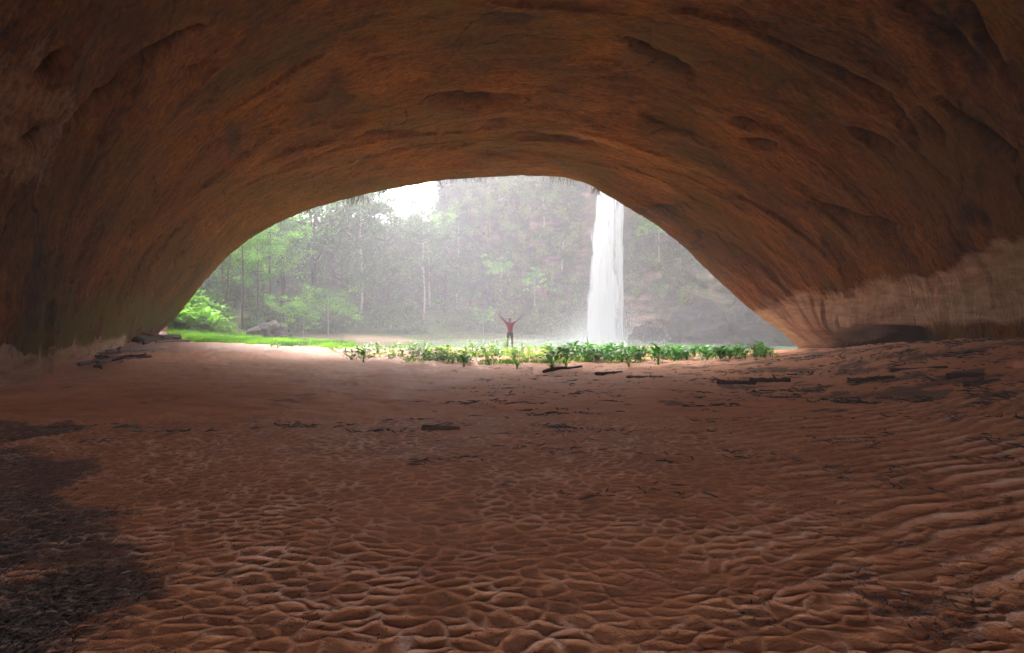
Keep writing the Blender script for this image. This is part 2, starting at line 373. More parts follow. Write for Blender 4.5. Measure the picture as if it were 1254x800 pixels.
dark = dark+.9*ss(-.70, -1.04, T_+.36*fbm(X*.7, Y*.7, 8, 4))*ss(8.7, 7.9, Y+.5*fbm(X, Y, 2, 3))
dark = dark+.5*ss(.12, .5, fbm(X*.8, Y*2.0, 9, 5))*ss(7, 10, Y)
grit = ss(18, 25, Y)*.0
silt_light = (1-.9*ss(22, 31, Y+2.5*ss(-6, -14, X)))*np.clip(pz*rc**3*.95+.35*ss(9, 15, Y)*(1-ss(.3, .9, dark)), 0, 1)
V = np.stack([X, Y, Z], -1).reshape(-1, 3)
# the part behind and around the camera
bx, by = np.meshgrid(np.linspace(-16, 16, 130), np.linspace(-29, 1.6, 100)); bz = ground_h(bx, by)-.004+ripples(bx, by)[0]*.4
nb = len(V); V = np.concatenate([V, np.stack([bx, by, bz], -1).reshape(-1, 3)])
me = mesh_np('sand', V, np.concatenate([grid_faces(cols, rows), grid_faces(130, 100)+nb]))
ext = np.zeros(130*100); vattr(me, 'sun_dim', np.concatenate([(1.25*ss(24, 32.5, Y+.9*pn(X*.3, Y*.3, 61)+2.5*ss(-6, -14, X))).clip(0, 1).ravel(), ext])); vattr(me, 'hollow', np.concatenate([(pz*(1-ss(.02, .40, rc))*(.7+.6*pn(X*.8, Y*.8, 55))).ravel(), ext]))
vattr(me, 'dark', np.concatenate([dark.ravel(), ext])); vattr(me, 'silt_light', np.concatenate([silt_light.ravel(), ext]))
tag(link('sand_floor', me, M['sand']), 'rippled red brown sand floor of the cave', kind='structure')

gx, gy = np.meshgrid(np.linspace(-88, 66, 240), np.linspace(-22, 126, 230)); gz = ground_h(gx, gy)-.6*ss(45, 41, gy)-1.2*ss(34, 31, gy)+.25*fbm(gx*.3, gy*.3, 1, 3)*ss(40, 50, gy)
tag(link('forest_ground', mesh_np('forest_ground', np.stack([gx, gy, gz], -1).reshape(-1, 3), grid_faces(240, 230)), M['ground']), 'forest floor and sandy bank beyond the pool', kind='structure')

WZ = -.36
wx, wy = np.meshgrid(np.linspace(-26, 38, 60), np.linspace(23, 66, 40))
tag(link('pool', mesh_np('pool', np.stack([wx, wy, np.full_like(wx, WZ)], -1).reshape(-1, 3), grid_faces(60, 40)), M['water']), 'green pool of water below the waterfall', kind='structure')

# ------------------------------------------------------------------ cave vault
RIM = [(176, 424), (190, 412), (206, 398), (220, 384), (232, 368), (250, 345), (275, 318), (305, 293), (340, 273), (380, 256), (420, 245), (460, 235), (500, 228), (540, 221),
       (580, 218), (640, 215), (690, 217), (720, 225), (738, 236), (765, 252), (800, 273), (835, 300), (870, 335), (905, 367), (930, 388), (958, 407), (978, 427), (988, 437)]
def rim_depth(px): return np.interp(px, [176, 420, 640, 830, 988], [39.5, 33.5, 31, 29, 26.5])
rim = np.array([ray(p, q, float(rim_depth(p))) for p, q in RIM])
rim = np.concatenate([[rim[0]+[-1.2, .3, -1.6]], rim, [rim[-1]+[.6, 0, -1.5]]])
NU = 620
def resample(P, n):
    s = np.concatenate([[0], np.cumsum(np.linalg.norm(np.diff(P, axis=0), axis=1))]); q = np.linspace(0, s[-1], n)
    return np.stack([np.interp(q, s, P[:, k]) for k in range(3)], -1)
def smooth_curve(P, k=9):
    for _ in range(k): P[1:-1] = .25*P[:-2]+.5*P[1:-1]+.25*P[2:]
    return P
def ring(L, R, H, a=1.0, b=.82, skew=0.0, zb=-1.2):
    th = np.linspace(0, math.pi, 400); c = np.cos(th); s = .5-.5*np.sign(c)*np.abs(c)**a+skew*np.sin(th)**2
    zl = gh(*L)+zb; zr = gh(*R)+zb; L = np.array(L); R = np.array(R)
    xy = L+(R-L)*s[:, None]; z = lerp(zl, zr, s)+(H-lerp(zl, zr, s))*np.sin(th)**b
    return resample(np.concatenate([xy, z[:, None]], 1), NU)
keys = [smooth_curve(resample(rim, NU)),
        ring((-21.5, 28), (16.2, 23.6), 11.8, 1.0, .92),
        ring((-17.0, 20), (16.6, 19.0), 12.9, 1.0, .88),
        ring((-12.3, 12), (15.6, 13.2), 13.2, .95, .80),
        ring((-11.0, 5), (14.0, 6), 12.6, .95, .78),
        ring((-10.2, -1), (13, -1), 11.6, .95, .78),
        ring((-10.2, -6), (12.6, -6), 10.0, .95, .78),
        ring((-9.6, -12), (11.6, -12), 7.4, .95, .78)]          # unseen rear opening added behind the camera to let daylight onto the foreground
K = np.array(keys); cen = K.mean(1); kd = np.concatenate([[0], np.cumsum(np.linalg.norm(np.diff(K, axis=0), axis=2).mean(1))])
NVv = 430
# finer rows where the surface is in view
qv = np.concatenate([np.linspace(0, kd[4], 340, endpoint=False), np.linspace(kd[4], kd[-1], 90)])
tan = np.gradient(K, kd, axis=0)
idx = np.clip(np.searchsorted(kd, qv, 'right')-1, 0, len(kd)-2); hh = (kd[idx+1]-kd[idx]); tq = ((qv-kd[idx])/hh)[:, None, None]; hh = hh[:, None, None]
P = (2*tq**3-3*tq**2+1)*K[idx]+(tq**3-2*tq**2+tq)*hh*tan[idx]+(-2*tq**3+3*tq**2)*K[idx+1]+(tq**3-tq**2)*hh*tan[idx+1]
du = np.gradient(P, axis=1); dv = np.gradient(P, axis=0); Nn = np.cross(du, dv); Nn /= np.linalg.norm(Nn, axis=2)[..., None]+1e-9
if Nn[100, NU//2, 2] > 0: Nn = -Nn                               # point into the cave
ul = np.cumsum(np.linalg.norm(du, axis=2), axis=1); vl = np.broadcast_to(qv[:, None], ul.shape)
ul = ul-ul[:, NU//2:NU//2+1]
px = CX+F*P[..., 0]/np.maximum(P[..., 1], .5); py = HY-F*(P[..., 2]-CAMZ)/np.maximum(P[..., 1], .5)
vis = ss(2, 5, P[..., 1])
rimw = ss(0, 2.2, vl)
disp = .55*pn(ul*.10, vl*.16, 3)+.15*fbm(ul*.20, vl*.55, 1.0, 4)+.075*fbm(ul*.9, vl*2.4, 6.0, 4)
led = fbm(ul*.12, vl*.55, 9.0, 3); disp = disp+.15*(ss(-.05, .01, led)-.5)*ss(-.3, .3, pn(ul*.2, vl*.2, 4))    # broken-away slabs
def seg_d(ax, ay, bx_, by_):
    vx, vy = bx_-ax, by_-ay; L2 = vx*vx+vy*vy
    k = np.clip(((px-ax)*vx+(py-ay)*vy)/L2, 0, 1); return np.hypot(px-ax-k*vx, py-ay-k*vy), k
groove = np.zeros_like(px); stain = np.zeros_like(px)
wobx = 10*fbm(ul*.8, vl*1.5, 3, 3); woby = 16*fbm(P[..., 0]*.35+P[..., 1]*.2, P[..., 1]*.35, P[..., 2]*.9, 5)
GROOVES = [(765, 58, 800, 74, 6), (800, 74, 850, 100, 6), (525, 114, 645, 118, 6), (625, 166, 740, 178, 6), (905, 30, 1000, 75, 4), (1000, 75, 1085, 122, 5), (990, 244, 1112, 283, 4), (1078, 118, 1125, 180, 5),
           (1040, 155, 1095, 182, 4), (1120, 140, 1155, 165, 6), (1150, 120, 1245, 190, 5), (900, 146, 940, 153, 4), (915, 170, 950, 176, 4), (590, 155, 625, 148, 6), (420, 165, 500, 155, 4), (440, 195, 510, 180, 4), (530, 186, 580, 180, 3), (860, 16, 905, 30, 4),
           (45, 90, 80, 60, 6), (90, 140, 160, 80, 6), (150, 80, 250, 40, 6), (230, 90, 260, 75, 6), (235, 145, 268, 118, 5), (60, 145, 20, 170, 6), (775, 255, 830, 262, 5)]
GROOVES += [(1112, 0, 1205, 100, 15), (1160, 0, 1235, 110, 9)]
for a0, b0, a1, b1, w in GROOVES:
    d, k = seg_d(a0, b0, a1, b1); d = d+np.abs(wobx)*.35; q = np.exp(-(d/w)**2)*(.35+.65*np.sin(math.pi*np.clip(k, .05, .95)))
    groove = np.maximum(groove, q); stain = np.maximum(stain, q*.85)
BLOTS = [(285, 168, 18, 26, .95), (630, 26, 60, 15, .9), (700, 12, 70, 12, .7), (415, 112, 22, 34, .85), (455, 60, 40, 16, .6), (1067, 30, 12, 28, .85), (1150, 30, 26, 42, .9), (1195, 70, 18, 50, .9), (1120, 0, 30, 30, .8), (1245, 95, 20, 20, .8), (1192, 262, 26, 22, .95), (1210, 215, 14, 30, .7), (600, 148, 26, 8, .6),
         (150, 30, 70, 26, .7), (265, 20, 60, 18, .6), (60, 385, 26, 34, .8), (30, 150, 30, 16, .6), (75, 330, 20, 45, .7), (110, 380, 40, 18, .5), (830, 258, 20, 6, .9), (330, 60, 60, 14, .45), (800, 215, 40, 6, .4)]
for bx_, by_, rx, ry, s_ in BLOTS:
    d = np.hypot((px-bx_+wobx*1.2)/rx, (py-by_+wobx*.8)/ry); stain = np.maximum(stain, .8*s_*ss(1.5, .2, d))
stain *= vis; groove *= vis
disp = disp-.55*groove-.30*np.clip(stain-.5, 0, 1)
# right foot of the vault: hollow under the pale ledge
hollow = ss(1.15, .35, np.hypot((px-1080)/56, (py-418)/20))*vis*(P[..., 0] > 5)
ledge_y = np.interp(px, [905, 1000, 1100, 1180, 1254, 1500], [362, 357, 338, 312, 285, 240])
below = ss(-18, 24, py-ledge_y+1.5*woby+wobx)*vis*(P[..., 0] > 5)
disp = disp+.75*np.exp(-((py-394)/22)**2)*ss(905, 945, px)*ss(1120, 1030, px)*vis*(P[..., 0] > 5)
disp = disp-3.0*hollow-.35*below*ss(3, 6, vl*0+P[..., 1])
base = P+Nn*(disp*rimw+.05*(1-rimw)*fbm(ul*1.5, vl*2, 2, 3))[..., None]
hz = P[..., 2]-ground_h(P[..., 0], P[..., 1])
left = P[..., 0] < 0
pale = np.where(left, 1.35*ss(1.0, .82, hz+.45*fbm(P[..., 1]*1.1, ul*.12, 4, 4)+.012*(P[..., 1]-12))*ss(33, 24, P[..., 1]), 0)
rtop = np.interp(px, [905, 1000, 1090, 1180, 1254, 1500], [366, 400, 402, 398, 400, 402])
pale_r = below*ss(16, -6, py-np.interp(px, [905, 985, 1035, 1062, 1140, 1254, 1500], [445, 432, 420, 398, 398, 392, 388])+woby*.5)  # pale rock of the right ledge, with the light on it painted in
pale = np.where(left, pale, pale_r*.95)
moss = np.where(left, .9*ss(3.6, 2.2, hz+.9*fbm(P[..., 1]*.5, ul*.3, 8, 3))*ss(.35, .9, hz)*ss(9, 16, P[..., 1])*1.25*ss(-.65, .25, fbm(P[..., 1]*.7, hz*.5, 18, 4)), (.62*below*(1-pale))*ss(-.5, .5, fbm(P[..., 0]*.5, P[..., 1]*.5, P[..., 2]*1.2, 4))+.5*ss(12, 3, np.abs(py-345))*ss(40, 10, np.abs(px-1025)))
pale = np.where(left, np.maximum(pale, .5*ss(1.2, .5, np.hypot((px-20)/70, (py-140)/120)+.03*wobx)*vis), pale)
moss = moss+.55*ss(.2, .7, fbm(ul*.15, vl*.3, 14, 3))*ss(60, 0, py)*vis+.5*ss(1100, 1150, px)*ss(130, 40, py)*vis*(~left)
# outer cliff face above the rim
c0 = np.array([P[0, :, 0].mean(), P[0, :, 1].mean(), 0.0]); rad = P[0]-np.array([0, 0, 0.])
cx0 = np.interp(np.linspace(0, 1, NU), [0, 1], [rim[0, 0]*.3, rim[-1, 0]*.3]); rd = np.stack([P[0, :, 0]-cx0, np.zeros(NU), np.maximum(P[0, :, 2], 0)+1.0], -1); rd /= np.linalg.norm(rd, axis=1)[:, None]
o1 = base[0]+rd*1.6+np.array([0, .35, 0]); o2 = base[0]+rd*6+np.array([0, .6, 1.0]); o3 = base[0]+rd*14+np.array([0, -1.0, 6]); o4 = o3+np.array([0, -9, 3.0]); o5 = base[200]*np.array([1.3, 1, 1])+np.array([0, 0, 6.])
for o, s_ in ((o1, .25), (o2, .6), (o3, 1.2), (o4, 1.5)): o += (fbm(o[:, 0]*.4, o[:, 1]*.4, o[:, 2]*.4, 4)*s_)[:, None]*np.array([.3, .5, .6])
outer = np.stack([o5, o4, o3, o2, o1])
allV = np.concatenate([outer, base]).reshape(-1, 3); nv = NVv+5
me = mesh_np('cave', allV, grid_faces(NU, nv))
z5 = np.zeros((5, NU)); 
vattr(me, 'pale', np.concatenate([z5, pale*1.0])); vattr(me, 'moss', np.concatenate([z5+.7, moss])); vattr(me, 'stain', np.concatenate([z5, stain]))
uvl = me.uv_layers.new(name='arc'); li = np.empty(len(me.loops), np.int32); me.loops.foreach_get('vertex_index', li)
ulA = np.concatenate([np.broadcast_to(ul[0], (5, NU)), ul]).ravel(); vlA = np.concatenate([np.broadcast_to(np.array([-26, -20, -14, -6, -1.6])[:, None], (5, NU)), vl]).ravel()
uvl.data.foreach_set('uv', np.stack([ulA[li], vlA[li]], -1).astype(np.float32).ravel())
tag(link('cave', me, M['cave']), 'huge orange brown sandstone cave vault arching over the sand', kind='structure')

# roots and grass tufts hanging from the lip
mb = MB()
for (pxr, spread, n, ln) in ((432, 16, 34, .4), (375, 12, 14, .3), (731, 6, 22, .3), (565, 40, 26, .25), (690, 22, 26, .3), (478, 20, 18, .3)):
    prim = CX+F*base[0, :, 0]/base[0, :, 1]
    for _ in range(n):
        k = int(np.argmin(np.abs(prim-(pxr+rng.normal()*spread*.5)))); p = base[0, k]+np.array([0, .1+rng.random()*.3, .12])
        l = ln*(.4+rng.random()); e = rng.normal(size=3)*.12
        mb.tube([p, p+[e[0]*.5, e[1]*.5, -l*.5-.1], p+[e[0], e[1], -l-.1]], [.022, .016, .006], 3)
tag(link('hanging_roots', mb.mesh('hanging_roots'), M['root']), 'roots and grass hanging from the lip of the arch', 'roots', kind='stuff')

# ------------------------------------------------------------------ outdoor cliff behind the pool
CL = np.array([(38, 22), (34, 32), (29, 42), (23.5, 50), (17, 55.5), (11, 58.5), (5, 61), (-3, 66), (-9, 71), (-14, 77), (-22, 86), (-34, 98)], float)
CH = np.array([30, 30, 30, 29, 27, 24.5, 26, 27, 25, 17, 15, 14], float)
nC, nH = 420, 150
s = np.concatenate([[0], np.cumsum(np.linalg.norm(np.diff(CL, axis=0), axis=1))]); q = np.linspace(0, s[-1], nC)
cxx, cyy, ch = np.interp(q, s, CL[:, 0]), np.interp(q, s, CL[:, 1]), np.interp(q, s, CH)
for _ in range(60):
    for a_ in (cxx, cyy, ch): a_[1:-1] = .25*a_[:-2]+.5*a_[1:-1]+.25*a_[2:]
tx, ty = np.gradient(cxx), np.gradient(cyy); nx, ny = ty, -tx; l_ = np.hypot(nx, ny); nx, ny = nx/l_, ny/l_
if nx[150]*(0-cxx[150])+ny[150]*(40-cyy[150]) < 0: nx, ny = -nx, -ny
hf = np.linspace(0, 1, nH)[:, None]; zc = -2+hf*(ch[None]+2)
off = 2.2*fbm(q[None]*.12, zc*.10, 2.0, 5)+.8*fbm(q[None]*.45, zc*.9, 5.0, 4)-2.0*hf**2+1.2*ss(.25, .0, hf)-1.5*ss(.10, .02, hf)*0
fd = np.exp(-((cxx-10.2)/3.2)**2)[None]; off = off*(1-.6*fd)-.6*fd
cX, cY = cxx[None]+nx[None]*off, cyy[None]+ny[None]*off
top = np.stack([cX[-1]-nx*14, cY[-1]-ny*14, zc[-1]+2.5], -1)
Vc = np.concatenate([np.stack([cX, cY, zc], -1).reshape(-1, 3), top])
tag(link('cliff', mesh_np('cliff', Vc, grid_faces(nC, nH+1)), M['cliff']), 'tall mossy cliff round the pool that the waterfall drops from', kind='structure')
# dark boulder shoulder at the foot of the cliff, right of the fall
# creepers hugging the cliff: dense left of the fall, tongues right of it
cu = rng.integers(6, nC-6, 4500); chh = (rng.random(4500)**.85*(nH-4)).astype(int)
cpos = np.stack([cX[chh, cu], cY[chh, cu], zc[chh, cu]], -1); ppx = CX+F*cpos[:, 0]/cpos[:, 1]
nz = fbm(q[cu]*.22, cpos[:, 2]*.16, 3.0, 3); nz2 = pn(q[cu]*.8, cpos[:, 2]*.12, 7.0)
want = np.where(ppx < 712, nz+.62+.3*nz2, np.where(ppx < 772, nz2*.5-.5, nz+.35*nz2+.34*ss(856, 838, ppx)-.05-.9*ss(5.0, 3.2, cpos[:, 2])-.6*ss(848, 866, ppx)))
keep = (want > 0) & (ppx > 300) & (ppx < 1010); cpos = cpos[keep]; cu = cu[keep]
per = 64; pk = np.repeat(np.arange(len(cpos)), per); n = len(pk); cr_ = (.35+.75*rng.random(len(cpos))**2)[pk]
dr = rng.normal(size=(n, 3)); dr /= np.linalg.norm(dr, axis=1)[:, None]; dr *= (rng.random(n)**.5)[:, None]
outw = .45*cr_+.3*rng.random(n)
Pv = cpos[pk]+dr*cr_[:, None]*np.array([1, 1, 1.25])+np.stack([nx[cu[pk]]*outw, ny[cu[pk]]*outw, -.3*cr_*rng.random(n)], -1)
Vl, Tl = leaf_quads(Pv, .24+.34*rng.random(n), .6, .55, .5)
tag(link('cliff_creepers', mesh_np('cliff_creepers', Vl, Tl, False), M['leaf_vine']), 'creepers and ferns hanging on the cliff beside the waterfall', 'creepers', kind='stuff')

# ------------------------------------------------------------------ waterfall
def curtain(x0, w, ztop, zbot, y0, bulge, n=46, m=120, spread=.5, seed=0.0):
    a = np.linspace(-1, 1, n)[None]; b = np.linspace(0, 1, m)[:, None]
    z = ztop+(zbot-ztop)*b; ww = w*.5*(1+spread*b**1.3)
    x = x0+a*ww-.55*b+.10*pn(a*3, z*.35, seed)*(.3+b)
    y = y0-bulge*np.sqrt(np.clip(1-(a*.95)**2, 0, 1))-1.2*np.sqrt(b)+.16*fbm(a*4+z*0, z*.25, seed+2, 4)
    V = np.stack([x+0*z, y+0*z, z+0*a], -1).reshape(-1, 3)
    ed = (-1.5*np.abs(a)**4+.5*(1-np.abs(a)**2)+.2*b+.0*z)*np.ones((m, 1))+.4*ss(.55, 1, b)+1.3*fbm(a*2.2+seed, z*.16, seed, 4)*(.35+.65*np.abs(a))
    me = mesh_np('falling_water', V, grid_faces(n, m)); vattr(me, 'edge', ed)
    uvl = me.uv_layers.new(name='fall'); li = np.empty(len(me.loops), np.int32); me.loops.foreach_get('vertex_index', li)
    uvl.data.foreach_set('uv', np.stack([(a*w*.5+0*z).ravel()[li]+seed*7, (z+0*a).ravel()[li]], -1).astype(np.float32).ravel())
    return me
wf = tag(empty('waterfall', (10.0, 56, WZ)), 'white waterfall plunging from the cliff into the pool', kind='structure')
for x0, w, y0, bl, sp, sd_ in ((10.5, 1.7, 57.2, .5, .9, 1.0), (10.3, 1.4, 56.9, .4, 1.2, 2.0), (12.05, .75, 57.0, .3, .6, 3.0), (11.0, 2.0, 57.4, .3, .7, 4.0), (10.3, 1.5, 56.7, .3, 1.9, 5.0)):
    o = link('water_stream', curtain(x0, w, 25.2, WZ-.1, y0, bl, spread=sp, seed=sd_), M['fall']); o.parent = wf; o.location = (-10.0, -56, -WZ)
# spray: very many fine drops round the foot of the fall
n = 115000
r_ = np.abs(rng.normal(size=n)); sx_ = 9.7+rng.normal(size=n)*(1.5+2.2*rng.random(n)); sz = WZ+np.abs(rng.exponential(1.5, n)); sy = 55.3+rng.normal(size=n)*1.3
Vs, Ts = leaf_quads(np.stack([sx_, sy, sz], -1), .018+.024*rng.random(n), 0, .9)
n = 26000; sx_ = 8.5+rng.normal(size=n)*7; sz = WZ+rng.exponential(.35, n); sy = 54+rng.normal(size=n)*2.5
V2, T2 = leaf_quads(np.stack([sx_, sy, sz], -1), .018+.02*rng.random(n), 0, .9)
tag(link('spray', mesh_np('spray', np.concatenate([Vs, V2]), np.concatenate([Ts, T2+len(Vs)]), False), M['spray']), 'white spray drifting round the foot of the waterfall', 'spray', kind='stuff')

# ------------------------------------------------------------------ trees
def tree_meshes(h, crown_r, crown_h, trunk_r, nleaf, leaf, nl=9, bend=.06, seed=1, open_=.5):
    global rng
    keep_ = rng; rng = np.random.default_rng(seed)
    mb = MB(); zz = np.linspace(0, h*.93, 12); bx_ = np.cumsum(rng.normal(size=12)*bend*h/12); by_ = np.cumsum(rng.normal(size=12)*bend*h/12)
    tr = np.stack([bx_-bx_[0], by_-by_[0], zz], -1); mb.tube(tr, trunk_r*(1-.75*zz/h)+trunk_r*.5*np.exp(-zz*2.0), 7)
    ctr = []
    for k in range(nl):
        f = 1-crown_h/h*(.15+.8*rng.random()); f = max(.18, f); b0 = np.array([np.interp(f*h, zz, tr[:, i]) for i in range(3)])
        a_ = k*2.4+rng.normal()*.4; L = crown_r*(.55+.5*rng.random()); e = b0+np.array([math.cos(a_)*L, math.sin(a_)*L, L*(.25+.6*rng.random())]); e[2] = min(e[2], h)
        m_ = (b0+e)/2+np.array([0, 0, -.08*L]); mb.tube([b0, m_, e], [trunk_r*.38, trunk_r*.25, trunk_r*.08], 5); ctr += [e, e*.6+m_*.4]
        for _ in range(2):
            e2 = e+rng.normal(size=3)*crown_r*.32; mb.tube([m_*.4+e*.6, e2], [trunk_r*.14, trunk_r*.05], 4, False); ctr.append(e2)
    ctr.append(tr[-1]+[0, 0, .05*h]); ctr = np.array(ctr)
    w = rng.random(len(ctr))+.4; pick = rng.choice(len(ctr), nleaf, p=w/w.sum())
    r0 = crown_r*(.20+.16*rng.random(len(ctr)))[pick]
    dr = rng.normal(size=(nleaf, 3)); dr /= np.linalg.norm(dr, axis=1)[:, None]; rr = r0*(rng.random(nleaf)**open_)
    Pl = ctr[pick]+dr*rr[:, None]*np.array([1.15, 1.15, .62])
    Vl, Tl = leaf_quads(Pl, leaf*(.6+.8*rng.random(nleaf)), .7, .5, .25)
    tm = mb.mesh('trunk'); cm = mesh_np('crown', Vl, Tl, False); rng = keep_
    return tm, cm
KINDS = {
 'tall': [tree_meshes(16, 3.4, 6.5, .20, 5200, .34, 12, .05, 11), tree_meshes(15, 2.8, 7.5, .17, 4800, .32, 12, .06, 12)],
 'broad': [tree_meshes(10.5, 4.6, 7.5, .26, 7000, .34, 15, .05, 21), tree_meshes(12, 4.0, 9, .24, 7000, .34, 16, .06, 22), tree_meshes(9, 3.8, 7, .2, 6000, .32, 14, .08, 23)],
 'small': [tree_meshes(5.2, 2.1, 3.4, .07, 2600, .24, 10, .09, 31), tree_meshes(4.4, 1.8, 3.4, .06, 2200, .22, 10, .10, 32)],
 'slim': [tree_meshes(11, 1.9, 5.0, .10, 2000, .22, 10, .04, 41), tree_meshes(9.5, 1.6, 5.5, .08, 1700, .2, 9, .08, 42)],
}
mats = {'tall': ('bark_pale', 'leaf_far'), 'broad': ('bark_dark', 'leaf_far'), 'small': ('bark_pale', 'leaf_light'), 'slim': ('bark_dark', 'leaf_light')}
tree_n = 0
def tree(kind, px_, d, sc, label, group=None, mb_=None, ml=None, lean=0.0, name=None):
    global tree_n
    tm, cm = KINDS[kind][tree_n % len(KINDS[kind])]; tree_n += 1
    x = (px_-CX)/F*d; z = gh(x, d)-.15
    e = empty(name or 'rainforest_tree', (x, d, z), rng.random()*6.28, sc); e.rotation_euler[1] = lean
    kb, kl = mats[kind]
    for nm, me_, mt in (('trunk', tm, M[mb_ or kb]), ('crown', cm, M[ml or kl])):
        o = bpy.data.objects.new(nm, me_); COL.objects.link(o); o.parent = e
        if not me_.materials: me_.materials.append(mt)
        o.material_slots[0].link = 'OBJECT'; o.material_slots[0].material = mt
    tag(e, label, 'tree', group); return e
# slender trees at the left edge of the opening
LG = 'slender trees beside the left foot of the arch'
tree('slim', 297, 45, .95, 'straight dark slender tree nearest the left foot of the arch', LG)
tree('slim', 316, 47, .9, 'second thin dark tree standing just right of the straight one at left', LG)
tree('slim', 275, 48, 1.0, 'slender tree close to the cave wall behind bright green plants', LG, lean=.08)
tree('slim', 256, 50, .9, 'thin tree partly hidden by the left cave wall', LG, lean=-.1)
tree('slim', 330, 50, 1.05, 'leafy slender tree at the right of the left-hand group', LG)
tree('broad', 272, 52, .72, 'vivid green bushy tree between the slender trunks and the cave wall', None, ml='grass')
tree('broad', 322, 53, .78, 'vivid green leafy tree just right of the straight dark trunk', None, ml='leaf_light')
tree('broad', 345, 56, 1.0, 'bright green bushy tree behind the slender trunks at left', None, ml='leaf_light')
tree('broad', 300, 60, 1.1, 'broad green tree far behind the slender trunks', None, ml='leaf_light')
tree('broad', 255, 62, 1.1, 'green tree beside the cave wall deep in the wood at left', None, ml='leaf_light')
tree('small', 402, 50, 1.0, 'small pale mint green tree standing alone on the misty bank', None)
tree('small', 372, 48, .75, 'low yellow green bushy tree left of the mint green one', None)
tree('small', 350, 49, .7, 'small leafy tree behind the dark boulders', None)
tree('tall', 442, 60, 1.0, 'tall tree with a pale straight trunk left of the sky gap', None)
tree('tall', 428, 64, 1.0, 'tall pale trunked tree just left of the straight pale trunk', None)
tree('tall', 519, 64, .8, 'pale thin trunked tree below the white sky gap', None)
tree('tall', 526, 66, .72, 'right twin of the pale thin trunks below the sky gap', None)
tree('tall', 560, 68, .78, 'pale trunked tree between the sky gap and the person', None)
tree('tall', 571, 70, .8, 'faint pale trunked tree right of the sky gap', None)
tree('small', 650, 64, .9, 'small bright green tree on the bank right of the person', None)
tree('small', 592, 62, .6, 'low bright green bush on the far bank behind the person', None)
FG = 'misty rainforest trees on the far slope'
for px_, d, sc, kd_ in ((385, 58, 1.15, 'broad'), (410, 66, 1.25, 'broad'), (455, 72, 1.0, 'broad'), (470, 66, .95, 'broad'), (490, 76, .8, 'broad'), (505, 70, .72, 'broad'), (540, 76, 1.0, 'broad'), (585, 72, .9, 'broad'),
                        (370, 70, 1.3, 'tall'), (340, 72, 1.3, 'broad'), (400, 78, 1.3, 'broad'), (435, 84, 1.2, 'broad'), (465, 88, .95, 'tall'), (300, 76, 1.3, 'broad'), (545, 66, .8, 'broad'), (610, 68, .8, 'broad'), (630, 66, .7, 'broad'), (390, 88, 1.4, 'tall'), (350, 88, 1.4, 'broad'), (225, 62, 1.2, 'broad'), (575, 66, .6, 'broad'), (475, 62, .7, 'broad'), (420, 58, .7, 'broad')):
    w_ = [(360, 'in the wood behind the slender trunks at left'), (460, 'on the slope around the pale straight trunk'), (530, 'on the slope below the white sky gap'), (999, 'on the slope between sky gap and person')]
    w_ = next(b_ for a_, b_ in w_ if px_ < a_)
    tree(kd_, px_, d, sc, 'hazy green rainforest tree '+w_, FG+' '+w_)
# trees on top of the cliff
for k in (150, 175, 205, 230, 258, 285, 300):
    e = tree('broad', 627, 60, .55+.3*rng.random(), 'tree growing on top of the cliff above the pool', 'trees on the cliff top')
    e.location = (cX[-1, k]-nx[k]*3, cY[-1, k]-ny[k]*3, zc[-1, k]+.2)
CB = 'bushes clinging to the cliff'
for k, (p_, z_, kd_, sc, lab) in enumerate(((552, 12.5, 'broad', .5, 'hazy bush on the cliff just right of the sky gap'), (575, 8, 'broad', .45, 'bush low on the cliff left of the person'), (600, 14, 'broad', .45, 'bush high on the cliff above and left of the person'), (615, 6.5, 'small', .9, 'small bush on the cliff just above the raised arms'), (640, 11, 'broad', .4, 'bush halfway up the cliff above the person'),
                          (668, 14.5, 'small', .95, 'bright bush near the top of the cliff right of centre'), (655, 5, 'small', .9, 'mint green bush low on the cliff right of the person'), (690, 9, 'small', 1.0, 'bush halfway up the cliff left of the waterfall'), (706, 5, 'small', .8, 'bush low on the cliff beside the left edge of the waterfall'), (808, 9.5, 'small', .9, 'yellow green bush hanging on the cliff right of the waterfall'), (835, 7, 'small', .8, 'bush on the reddish rock right of the waterfall'))):
    e = tree(kd_, p_, 60, sc, lab, CB, ml='leaf_vine' if k % 3 else 'leaf_light')
    i_ = np.unravel_index(np.argmin((CX+F*cX/cY-p_)**2+((zc-z_)*10)**2+1e6*(cY < 40)), cX.shape); e.location = (cX[i_]+nx[i_[1]]*.3, cY[i_]+ny[i_[1]]*.3, zc[i_]-1.3)
# undergrowth: leafy mass on the slope and banks
cl_n = 330; pts = []
while len(pts) < cl_n:
    p_ = 215+rng.random()*480; d_ = 44+rng.random()**.8*46; x = (p_-CX)/F*d_
    e_ = ((x-7)/26)**2+((d_-46)/14.5)**2
    if e_ < 1.25 or gh(x, d_) < .45 or (x < -26 and d_ < 46): continue
    pts.append((x, d_, gh(x, d_), .7+.9*rng.random()+.018*(d_-44)))
pts = np.array(pts); per = 560; pk = np.repeat(np.arange(cl_n), per); dr = rng.normal(size=(len(pk), 3)); dr /= np.linalg.norm(dr, axis=1)[:, None]; dr[:, 2] = np.abs(dr[:, 2])
Pl = pts[pk, :3]+dr*(pts[pk, 3]*(rng.random(len(pk))**.45))[:, None]*np.array([1.25, 1.25, 1.35])
Vl, Tl = leaf_quads(Pl, .18+.26*rng.random(len(pk)), .7, .5, .2)
tag(link('forest_undergrowth', mesh_np('forest_undergrowth', Vl, Tl, False), M['leaf_far']), 'tangled green undergrowth on the slope below the trees', 'undergrowth', kind='stuff')

